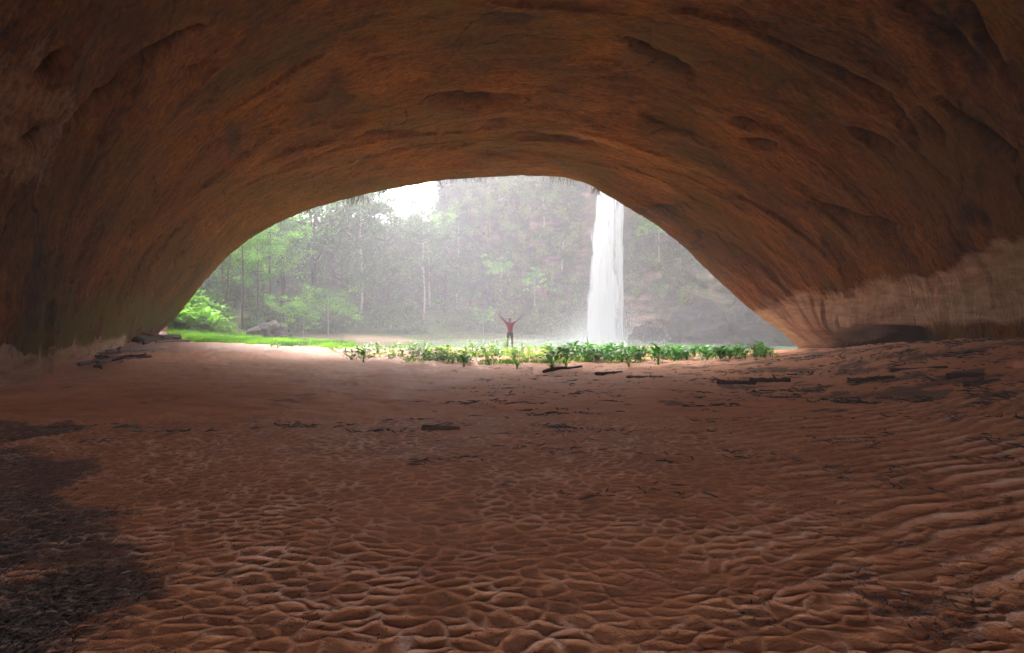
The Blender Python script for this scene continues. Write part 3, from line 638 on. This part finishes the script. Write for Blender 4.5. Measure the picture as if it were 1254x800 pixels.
# ------------------------------------------------------------------ boulders
def boulder_mesh(seed, sx, sy, sz, n=26):
    a = np.linspace(0, 2*math.pi, 2*n, endpoint=False); b = np.linspace(-1.45, 1.571, n); A, B = np.meshgrid(a, b)
    d = np.stack([np.cos(A)*np.cos(B), np.sin(A)*np.cos(B), np.sin(B)], -1)
    r = 1-.16*np.abs(pn(d[..., 0]*2.2+seed, d[..., 1]*2.2, d[..., 2]*3.4))*2+.34*fbm(d[..., 0]*1.2+seed*9, d[..., 1]*1.2, d[..., 2]*1.2+seed, 4); r = np.minimum(r, 1.12+.05*pn(d[..., 0]*3, d[..., 1]*3, d[..., 2]*3+seed))
    V = (d*r[..., None]*np.array([sx, sy, sz])).reshape(-1, 3); i = np.arange(2*n*n).reshape(n, 2*n)
    q = np.stack([i[:-1], np.roll(i[:-1], -1, 1), np.roll(i[1:], -1, 1), i[1:]], -1).reshape(-1, 4)
    return mesh_np('boulder', V, q)
BG = 'dark boulders on the left bank'
for k, (p_, q_, w, hgt, lab) in enumerate(((334, 414, 1.25, 1.0, 'largest dark rounded boulder beyond the left end of the sand'), (318, 412, 1.0, .75, 'dark boulder leaning on the left of the largest one'), (352, 416, 1.0, .55, 'low flat dark boulder right of the largest one'),
                                           (309, 403, .5, .4, 'small grey boulder behind the others beside the grass'), (372, 420, .55, .22, 'low wet stone at the edge of the grass strip'), (342, 404, .45, .5, 'rounded stone behind the largest boulder'))):
    g_ = ghit(p_, q_, 20, 60); d_ = min(g_[1], 43.5); x_ = (p_-CX)/F*d_
    o = link('boulder', boulder_mesh(k+1, w, w*.9, hgt), M['boulder']); o.location = (x_, d_, gh(x_, d_)+hgt*.35); o.rotation_euler = (0, 0, k*1.3)
    tag(o, lab, 'boulder', BG)
# rock shoulder at the cliff foot
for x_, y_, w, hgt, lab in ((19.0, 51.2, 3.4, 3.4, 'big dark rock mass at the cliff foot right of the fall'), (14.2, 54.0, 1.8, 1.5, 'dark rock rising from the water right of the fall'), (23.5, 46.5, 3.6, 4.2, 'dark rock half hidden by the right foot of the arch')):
    o = link('boulder', boulder_mesh(x_, w, w*.6, hgt, 34), M['shaded_rock']); o.location = (x_, y_, WZ+hgt*.25); tag(o, lab, 'boulder', 'rocks at the cliff foot')

# ------------------------------------------------------------------ logs and litter on the sand
def log_mesh(L, r, bend=.05, flat=.7, seed=1, k=9, knots=2):
    r0 = np.random.default_rng(seed); n = 14; x = np.linspace(-L/2, L/2, n); mb = MB()
    pts = np.stack([x, np.cumsum(r0.normal(size=n))*bend*L/n, np.cumsum(r0.normal(size=n))*bend*.4*L/n], -1); pts[:, 1:] -= pts[:, 1:].mean(0)
    rr = r*(1-.35*np.linspace(0, 1, n))*(1+.10*r0.normal(size=n)); mb.tube(pts, rr, k, True, .06)
    for _ in range(knots):
        j = r0.integers(3, n-3); dv_ = r0.normal(size=3); dv_[2] = abs(dv_[2])*.5; dv_ /= np.linalg.norm(dv_)
        mb.tube([pts[j], pts[j]+dv_*r*1.7, pts[j]+dv_*r*(2.2+2*r0.random())], [r*.35, r*.22, r*.08], 5)
    me_ = mb.mesh('log'); c = np.empty(len(me_.vertices)*3, np.float32); me_.vertices.foreach_get('co', c); c = c.reshape(-1, 3); c[:, 2] *= flat; me_.vertices.foreach_set('co', c.ravel()); return me_
LOGS = [(517, 563, 526, 526, .050, 'wood', 'short dark wood block lying alone on the sand in the middle', 0), (918, 967, 468, 467, .10, 'wood', 'straight dark log lying on the sand at right, nearer the plants', 1), (878, 925, 470, 471, .09, 'wood', 'broken dark log touching the left end of the straight one at right', 2),
        (1038, 1096, 467, 463, .07, 'wood', 'thin dark branch on the right sand between two logs', 2), (1160, 1205, 464, 461, .10, 'wood', 'dark log near the right edge below the hollow', 0), (1180, 1226, 474, 468, .08, 'wood', 'forked dark branch lying in front of the log near the right edge', 3), (1092, 1160, 455, 452, .05, 'wood', 'long thin branch on the right sand nearest the rock hollow', 1),
        (664, 712, 456, 450, .09, 'wood', 'dark log lying under the big leafy plant at the front of the bed', 1), (732, 760, 460, 457, .07, 'wood', 'small dark branch in front of the bed below the waterfall', 2), (768, 812, 464, 463, .07, 'wood', 'dark log on the sand in front of the dense plant bed', 1),
        (116, 186, 446, 440, .20, 'wood', 'dark log at the front of the driftwood heap by the left wall', 2), (134, 204, 436, 426, .24, 'wood_grey', 'long pale grey log in the driftwood heap by the left wall', 1), (172, 216, 420, 415, .34, 'wood', 'thick dark log at the back of the driftwood heap', 3), (100, 150, 446, 441, .07, 'wood', 'thin branch sticking out of the heap against the pale wall foot', 3), (190, 232, 421, 419, .16, 'wood_grey', 'grey branch at the far end of the driftwood heap', 2),
        (395, 420, 441, 441, .05, 'wood', 'short dark stick on the sand left of the yellow green plants', 0), (222, 262, 462, 461, .03, 'wood', 'thin twig on the smooth sand at left', 2), (540, 600, 498, 490, .02, 'wood', 'long thin twig on the cracked sand in the middle', 1)]
for k, (x0, x1, y0, y1, r, mt, lab, kn) in enumerate(LOGS):
    a_ = ghit(x0, y0); b_ = ghit(x1, y1)
    if abs(a_[1]-b_[1]) > 3.5: b_[1] = a_[1]+math.copysign(3.5, b_[1]-a_[1]); b_[0] = (x1-CX)/F*b_[1]; b_[2] = gh(b_[0], b_[1])
    c_ = (a_+b_)/2; L = np.linalg.norm(b_-a_); o = link('log', log_mesh(L, r*1.1, .05+.16*(kn > 0), .75, 50+k, 9, kn), M[mt])
    o.location = (c_[0], c_[1], gh(c_[0], c_[1])+r*.38); o.rotation_euler = (0, -math.asin((b_[2]-a_[2])/L), math.atan2(b_[1]-a_[1], b_[0]-a_[0])); tag(o, lab, 'log', 'driftwood on the cave sand')
for k in range(16):
    a_ = ghit(random.uniform(112, 205), 0, 5, 60) if False else None
    px_ = random.uniform(118, 222); d_ = (CAMZ-.15)*F/(452-(px_-110)*.30-HY+random.uniform(-8, 1)); d_ = min(d_, 37); x_ = (px_-CX)/F*d_; L = random.uniform(1.0, 3.0)
    o = link('log', log_mesh(L, random.uniform(.035, .09), .35, .9, 90+k, 6, 3), M['wood_grey' if k % 5 == 0 else 'wood']); o.location = (x_, d_, gh(x_, d_)+random.uniform(.03, .35)); o.rotation_euler = (0, random.uniform(-.18, .18), random.uniform(.9, 2.6))
    tag(o, 'crooked thin branch tangled in the driftwood heap by the left wall', 'branch', 'branches in the driftwood heap')
st_ = ghit(1246, 450); o = link('stone', boulder_mesh(40, .22, .16, .12, 12), M['red_stone']); o.location = (st_[0], st_[1], st_[2]+.05); tag(o, 'reddish stone on the sand at the right edge of the picture', 'stone')
sk = np.array([(719-CX)/F*47, 47, WZ]); mb = MB(); mb.tube([sk-[0, 0, .5], sk+[.03, 0, .3], sk+[.0, 0, .85]], [.06, .05, .02], 6); tag(link('stick', mb.mesh('stick'), M['wood']), 'thin dark stick standing up in the pool left of the foot of the fall', 'stick')

# litter: twigs, husks and fibres nobody could count
def litter(P, ln, r, flatz=.02, curl=.4):
    n = len(P); a_ = rng.random(n)*6.28; dx = np.stack([np.cos(a_), np.sin(a_), rng.normal(size=n)*flatz*6], -1); sd2 = np.stack([-np.sin(a_), np.cos(a_), np.zeros(n)], -1)
    l = ln*(.4+1.1*rng.random(n))[:, None]; w = (r*(.5+rng.random(n)))[:, None]; up = np.array([0, 0, 1.]); bd = sd2*l*curl*rng.normal(size=(n, 1))*.4
    c = [P-dx*l*.5, P+bd, P+dx*l*.5]; V = []
    for k, p in enumerate(c): s_ = (.6, 1, .45)[k]; V += [p-sd2*w*s_, p+up*w*1.3*s_, p+sd2*w*s_]
    V = np.stack(V, 1).reshape(-1, 3); i = np.arange(n)[:, None]*9; Ts = []
    for b in (0, 3):
        for j in (0, 1): Ts += [i+np.array([[b+j, b+j+1, b+j+4]]), i+np.array([[b+j, b+j+4, b+j+3]])]
    return V, np.concatenate(Ts)
def scatter(n, fpx, fpy, wfun=None):
    p_ = fpx(n); q_ = fpy(n); d_ = CAMZ*F/np.maximum(q_-HY, 8); x = (p_-CX)/F*d_; z = ground_h(x, d_)
    for _ in range(8): d_ = np.clip((CAMZ-z)*F/np.maximum(q_-HY, 6), 1.7, 40); x = (p_-CX)/F*d_; z = ground_h(x, d_)
    k = np.ones(n, bool) if wfun is None else wfun(x, d_, p_, q_) > rng.random(n)
    return np.stack([x[k], d_[k], z[k]], -1)
U = lambda a, b: (lambda n: a+(b-a)*rng.random(n))
mbL = MB()
def put(P, ln, r, **kw):
    if len(P):
        hz_ = pebbly(P[:, 0], P[:, 1])*ripples(P[:, 0], P[:, 1])[0]; P = P.copy(); P[:, 2] += hz_+.004
        mbL.add(*litter(P, ln, r, **kw))
put(scatter(20000, lambda n: -60+260*rng.random(n)**1.3, U(516, 805), lambda x, y, p, q: ss(165, -10, p+110*fbm(x*.7, y*.7, 8, 4))*ss(514, 530, q+10*pn(x, y))*(.35+.65*ss(-.25, .15, fbm(x*1.4, y*1.4, 5, 3)))), .055, .0026, flatz=.05)   # bottom left mat
put(scatter(7000, lambda n: 430*rng.random(n)**1.2, U(520, 805), lambda x, y, p, q: .15+.7*ss(.0, .4, fbm(x*1.8, y*1.8, 65, 4))*ss(430, 120, p)), .035, .0028)
put(scatter(5200, U(820, 1300), U(428, 500), lambda x, y, p, q: ss(-.15, .35, fbm(x*.5, y*.9, 5, 4))*ss(760, 960, p)), .20, .014)
put(scatter(5200, U(500, 1300), U(450, 620), lambda x, y, p, q: ss(.0, .5, fbm(x*.7, y*1.4, 15, 4))*ss(640, 500, q)), .13, .008)
put(scatter(7000, U(0, 760), U(424, 530), lambda x, y, p, q: ss(.08, .5, fbm(x*.5, y*1.5, 25, 4))), .2, .012)
put(scatter(2000, U(100, 240), U(414, 450), lambda x, y, p, q: ss(12, 2, np.abs(q-(451-(p-110)*.30)))), .26, .016, flatz=.08)
put(scatter(3500, U(900, 1300), U(600, 800), lambda x, y, p, q: ss(-.1, .5, fbm(x*1.5, y*1.5, 35, 3))), .035, .003)
put(scatter(3500, U(100, 900), U(540, 800), lambda x, y, p, q: .25+.7*ss(.0, .5, fbm(x*1.5, y*1.5, 45, 3))), .02, .002)
tag(link('leaf_litter', mbL.mesh('leaf_litter', False), M['litter']), 'dark twigs, husks and fibres strewn over the sand', 'litter', kind='stuff')

# ------------------------------------------------------------------ plants in front of the pool
def leaf_mesh(L, W, bend, seed):
    r0 = np.random.default_rng(seed); f = np.linspace(0, 1, 7); w = W*.5*np.sin(math.pi*np.clip(f, 0.02, 1)**.75)**.8; w[0] = W*.05; w[-1] = 0.002
    x = L*f; z = .55*L*np.sin(f*1.5)*.6-bend*L*f**2; m = np.stack([x, 0*x, z], -1)
    lft = m+np.stack([0*x, w, w*.35+.02*r0.normal(size=7)*L], -1); rgt = m+np.stack([0*x, -w, w*.35+.02*r0.normal(size=7)*L], -1)
    return mesh_np('leaf', np.concatenate([lft, m, rgt]), np.concatenate([grid_faces(7, 3)]))
LEAVES = [leaf_mesh(.38, .19, .22, 1), leaf_mesh(.42, .17, .38, 2), leaf_mesh(.32, .20, .10, 3)]
def stalk_mesh(h, n, seed, spread=.25):
    r0 = np.random.default_rng(seed); mb = MB(); tips = []
    for k in range(n):
        a_ = k*2.4+r0.normal()*.3; hh_ = h*(.35+.65*r0.random()); s_ = spread*h*(.5+r0.random())*(1.3-hh_/h*.6); e = np.array([math.cos(a_)*s_, math.sin(a_)*s_, hh_])
        mb.tube([[0, 0, -.05], [e[0]*.35, e[1]*.35, hh_*.6], e], [.012, .010, .006], 4, False); tips.append((e, a_))
    return mb.mesh('stem'), tips
STALKS = [stalk_mesh(.62, 12, s_) for s_ in (1, 2, 3)]; LOW = [stalk_mesh(.30, 8, s_, .5) for s_ in (4, 5)]
def proto_plant(tips_mesh, leafscale, lm, sm, seed):
    r0 = random.Random(seed); e = empty('leafy_plant', (0, 0, -50)); st, tips = tips_mesh; o = link('stem', st, None, e)
    if not st.materials: st.materials.append(sm)
    for p, a_ in tips:
        me_ = r0.choice(LEAVES); l = bpy.data.objects.new('leaf', me_); COL.objects.link(l); l.parent = e; l.location = p
        if not me_.materials: me_.materials.append(M['leaf_plant'])
        l.material_slots[0].link = 'OBJECT'; l.material_slots[0].material = lm
        l.rotation_euler = (r0.uniform(-.3, .3), r0.uniform(-.75, .2), a_+r0.uniform(-.4, .4)); q_ = leafscale*r0.uniform(.75, 1.25); l.scale = (q_, q_, q_)
    return e
PROTO = [proto_plant(s_, .92, M['leaf_plant'], M['leaf_plant'], i) for i, s_ in enumerate(STALKS)]
PROTOY = [proto_plant(s_, .62, M['leaf_yellow'], M['leaf_yellow'], 10+i) for i, s_ in enumerate(LOW+STALKS[:1])]
used = set()
def plant(protos, px_, py_, sc, label, group):
    g_ = ghit(px_, py_, 8, 60); k = random.randrange(len(protos)); pr = protos[k]
    e = pr if id(pr) not in used else copy_tree(pr); used.add(id(pr))
    e.location = (g_[0], g_[1], g_[2]-.02); e.rotation_euler = (0, 0, random.random()*6.28); s_ = sc*random.uniform(.85, 1.15); e.scale = (s_, s_, s_*random.uniform(.85, 1.1)); e.name = 'low_plant' if protos is PROTOY else 'leafy_plant'; tag(e, label, 'plant', group)
BEDG = 'broad leaved plants in the dense bed before the pool'; BEDL = 'deep green broad leaved plant inside the dense bed under the waterfall'
for px_, py_, sc, lab in ((676, 455, 1.05, 'frontmost big leaved plant growing over the dark log'), (693, 452, .9, 'leafy plant just right of the frontmost one over the log'), (633, 452, .55, 'small low plant on the sand in front of the person'), (568, 450, .8, 'lone upright plant on the sand before the left bed'),
                          (770, 450, .95, 'tall plant standing forward of the dense bed under the waterfall'), (806, 447, 1.05, 'tall bright leaved plant standing highest in the dense bed'), (700, 440, 1.1, 'big round bushy plant left of the waterfall foot'), (445, 446, .75, 'yellow green clump standing forward at the left of the bed')):
    plant(PROTO, px_, py_, sc, lab, None)
for _ in range(165):
    px_ = 722+random.random()**1.05*222; t_ = (px_-722)/222; py_ = 433+random.random()*13*(1-.55*t_)
    w_ = 'just under the waterfall foot' if px_ < 790 else ('right of the waterfall foot' if px_ < 870 else 'near the right rock foot')
    plant(PROTO, px_, py_, random.uniform(.5, .95)*(1-.25*t_), 'deep green broad leaved plant in the dense bed, '+w_, BEDG+', '+w_)
for _ in range(14): plant(PROTO, random.uniform(662, 722), random.uniform(432, 446), .8, 'deep green broad leaved plant between the person and the dense bed', 'broad leaved plants between the person and the dense bed')
YG = 'low yellow green plants left of the person'
TOPY = lambda p: np.interp(p, [330, 400, 450, 700], [417, 419, 422, 427]); BOTY = lambda p: np.interp(p, [330, 380, 430, 470, 560, 720], [422, 428, 440, 444, 447, 443])
for _ in range(130):
    p_ = random.triangular(385, 700, 520); plant(PROTOY, p_, TOPY(p_)+(BOTY(p_)-TOPY(p_))*random.random()+random.uniform(-1, 2), .85, 'low yellow green leafy plant in the strip beside the person', YG)
for _ in range(16): plant(PROTO, random.uniform(420, 660), random.uniform(430, 444), .62, 'green broad leaved plant scattered among the yellow green strip', 'green plants in the yellow green strip')
for _ in range(10): plant(PROTOY, random.uniform(330, 410), random.uniform(421, 429), .6, 'sparse low plant at the thin left end of the plant strip', 'sparse plants at the left end of the strip')
# bright plants by the left wall foot
for k in range(66):
    px_ = random.triangular(222, 292, 245) if k < 50 else random.uniform(192, 228); d_ = random.uniform(41, 47) if k < 50 else random.uniform(40.5, 43); x = (px_-CX)/F*d_; pr = PROTO[k % 3]; e = copy_tree(pr); s_ = random.uniform(1.3, 2.6)*(1 if px_ < 265 else .6)
    e.location = (x, d_, gh(x, d_)-.03); e.rotation_euler = (0, 0, random.random()*6.28); e.scale = (s_, s_, s_)
    for c in e.children:
        if c.name.startswith('leaf'): c.material_slots[0].material = M['grass']
    e.name = 'leafy_bush'; tag(e, 'bright green leafy bush at the left foot of the arch', 'plant', 'bright bushes at the left foot of the arch')

# grass: far too many blades to count
def blades(P, h):
    n = len(P); a_ = rng.random(n)*6.28; l = h*(.5+rng.random(n)); s_ = np.stack([np.cos(a_), np.sin(a_), 0*a_], -1)*.014; ln = rng.normal(size=(n, 2))*.35
    V = np.stack([P-s_, P+s_, P+np.stack([ln[:, 0]*l, ln[:, 1]*l, l], -1)], 1).reshape(-1, 3); return V, np.arange(3*n).reshape(n, 3)
mbG = MB()
mbG.add(*blades(scatter(44000, U(325, 720), U(416, 449), lambda x, y, p, q: ss(-.15, .3, fbm(x*.5, y*.5, 3, 3))*(q > TOPY(p))*ss(2, -5, q-BOTY(p)+7*fbm(x*.8, y*.8, 9, 3))), .19))
mbG.add(*blades(scatter(16000, U(660, 955), U(424, 447), lambda x, y, p, q: ss(-.2, .3, fbm(x*.9, y*.9, 3, 3))*ss(2, -5, q-np.interp(p, [660, 800, 955], [444, 445, 436])+6*fbm(x*1.2, y*1.2, 9, 3))), .15))
n = 16000; p_ = 205+rng.random(n)*115; d_ = 35.5+rng.random(n)*9.5; x_ = (p_-CX)/F*d_; k_ = (pn(x_*.4, d_*.4, 5) > -.25-.4*(p_ < 290)); Pg = np.stack([x_, d_, ground_h(x_, d_)], -1)[k_]; mbG.add(*blades(Pg, .30))
n = 44000; p_ = 230+rng.random(n)*205; d_ = 31.6+rng.random(n)*5.4; x_ = (p_-CX)/F*d_; zg = ground_h(x_, d_); k_ = (fbm(x_*.6, d_*.6, 5, 3) > -.34+.5*(d_ < 32.6)) & (zg > -.3); mbG.add(*blades(np.stack([x_, d_, zg], -1)[k_], .25))
tag(link('grass', mbG.mesh('grass', False), M['grass']), 'bright green grass along the edge of the sand', 'grass', kind='stuff')

# ------------------------------------------------------------------ person with raised arms, looking at the waterfall (+Y)
def skin_obj(name, verts, edges, radii, mat, parent, root=0, sub=2):
    me_ = bpy.data.meshes.new(name); me_.from_pydata(verts, edges, []); o = link(name, me_, mat, parent)
    sk_ = o.modifiers.new('skin', 'SKIN'); sk_.use_smooth_shade = True
    for i, r in enumerate(radii):
        r = r if isinstance(r, tuple) else (r, r); me_.skin_vertices[0].data[i].radius = r
    me_.skin_vertices[0].data[root].use_root = True
    if sub: s_ = o.modifiers.new('sub', 'SUBSURF'); s_.levels = sub; s_.render_levels = sub
    return o
pp = np.array([(624.5-CX)/F*32.3, 32.3]); man = empty('person', (pp[0], pp[1], gh(*pp)-.0), .12, 1.1)
tag(man, 'person in dark red shirt and dark shorts with both arms raised facing the waterfall', 'person')
V_, E_, R_ = [], [], []
def v(p, r, par=None):
    V_.append(p); R_.append(r); i = len(V_)-1
    if par is not None: E_.append((par, i))
    return i
pel = v((0, 0, .93), (.155, .105)); wai = v((0, .01, 1.08), (.135, .095), pel); chs = v((0, .0, 1.28), (.165, .11), wai); cl_ = v((0, 0, 1.43), (.12, .085), chs); nk = v((0, .01, 1.52), .052, cl_); jaw = v((0, .03, 1.60), (.068, .078), nk); hd = v((0, .03, 1.69), (.078, .095), jaw); tp = v((0, .02, 1.765), (.05, .06), hd)
nose = v((0, .135, 1.645), .014, hd)
for s_ in (-1, 1):
    h_ = v((s_*.095, 0, .87), .088, pel); kn_ = v((s_*.125, .02, .49), .056, h_); cf = v((s_*.130, -.015, .36), .055, kn_); an = v((s_*.135, -.02, .09), .036, cf); ft = v((s_*.15, .05, .04), .036, an); v((s_*.17, .15, .028), .026, ft)
    # arms: viewer's left arm higher
    sh = v((s_*.19, 0, 1.435), .062, cl_)
    dirs = np.array([s_*.66, .10, .75]) if s_ < 0 else np.array([s_*.78, .10, .62]); dirs /= np.linalg.norm(dirs); el_p = np.array([s_*.19, 0, 1.435])+dirs*.29; d2 = dirs+np.array([s_*.06, .12, .12]); d2 /= np.linalg.norm(d2); wr_p = el_p+d2*.26
    el = v(tuple(el_p), .043, sh); fa = v(tuple(el_p*.6+wr_p*.4), .040, el); wr = v(tuple(wr_p), .027, fa); pm = v(tuple(wr_p+d2*.075), (.036, .018), wr)
    side = np.cross(d2, [0, 1, 0]); side /= np.linalg.norm(side); pc = wr_p+d2*.085
    for k, (o_, ln_) in enumerate(((-.030, .062), (-.010, .078), (.011, .074), (.030, .058))):
        b_ = pc+side*o_+d2*.015; m_ = b_+d2*ln_*.55+side*o_*.3; e_ = m_+d2*ln_*.45+np.array([0, .012, 0]); i0 = v(tuple(b_), .0105, pm); i1 = v(tuple(m_), .0095, i0); v(tuple(e_), .008, i1)
    tb = wr_p+d2*.04-side*s_*-.0; ts = -side if True else side; i0 = v(tuple(wr_p+d2*.035+ts*.032*(1 if s_ < 0 else -1)), .012, wr); v(tuple(wr_p+d2*.075+ts*.062*(1 if s_ < 0 else -1)), .0095, i0)
    v((s_*.083, .02, 1.66), .016, hd)
skin_obj('body', V_, E_, R_, M['skin'], man)
a0 = np.array([-.19, 0, 1.435]); 
Vs_ = [(0, 0, .96), (0, .01, 1.08), (0, 0, 1.28), (0, 0, 1.43), (-.19, 0, 1.435), (.19, 0, 1.435), (-.31, .02, 1.575), (.33, .02, 1.55), (0, .005, 1.485)]
skin_obj('shirt', Vs_, [(0, 1), (1, 2), (2, 3), (3, 4), (3, 5), (4, 6), (5, 7), (3, 8)], [(.165, .118), (.152, .112), (.182, .126), (.135, .10), .078, .078, .064, .064, .06], M['shirt'], man)
Vp_ = [(0, 0, .98), (0, 0, .92)]; 
skin_obj('shorts', [(0, 0, 1.0), (0, 0, .92), (-.10, 0, .84), (.10, 0, .84), (-.122, .012, .58), (.122, .012, .58)], [(0, 1), (1, 2), (1, 3), (2, 4), (3, 5)], [(.16, .115), (.168, .12), .105, .105, .085, .085], M['shorts'], man)
skin_obj('hair', [(0, .0, 1.70), (0, -.01, 1.755)], [(0, 1)], [(.088, .098), (.066, .078)], M['hair'], man)

# ------------------------------------------------------------------ mist in the air
hx0, hx1, hy0, hy1, hz0, hz1 = -96, 74, -30, 134, -4.2, 46
bxv = np.array([(x, y, z) for z in (hz0, hz1) for y in (hy0, hy1) for x in (hx0, hx1)], float)
hzm = mesh_np('haze', bxv, np.array([(0, 2, 3, 1), (4, 5, 7, 6), (0, 1, 5, 4), (2, 6, 7, 3), (0, 4, 6, 2), (1, 3, 7, 5)]), False)
t = NT('misty_air'); vs = t.n('ShaderNodeVolumePrincipled'); vs.inputs['Color'].default_value = (.915, .885, .98, 1); vs.inputs['Density'].default_value = HAZE_DENSITY; vs.inputs['Anisotropy'].default_value = .2
t.l(vs.outputs[0], t.out.inputs['Volume'])
tag(link('haze', hzm, t.m), 'pale mist filling the air over the pool', kind='stuff')
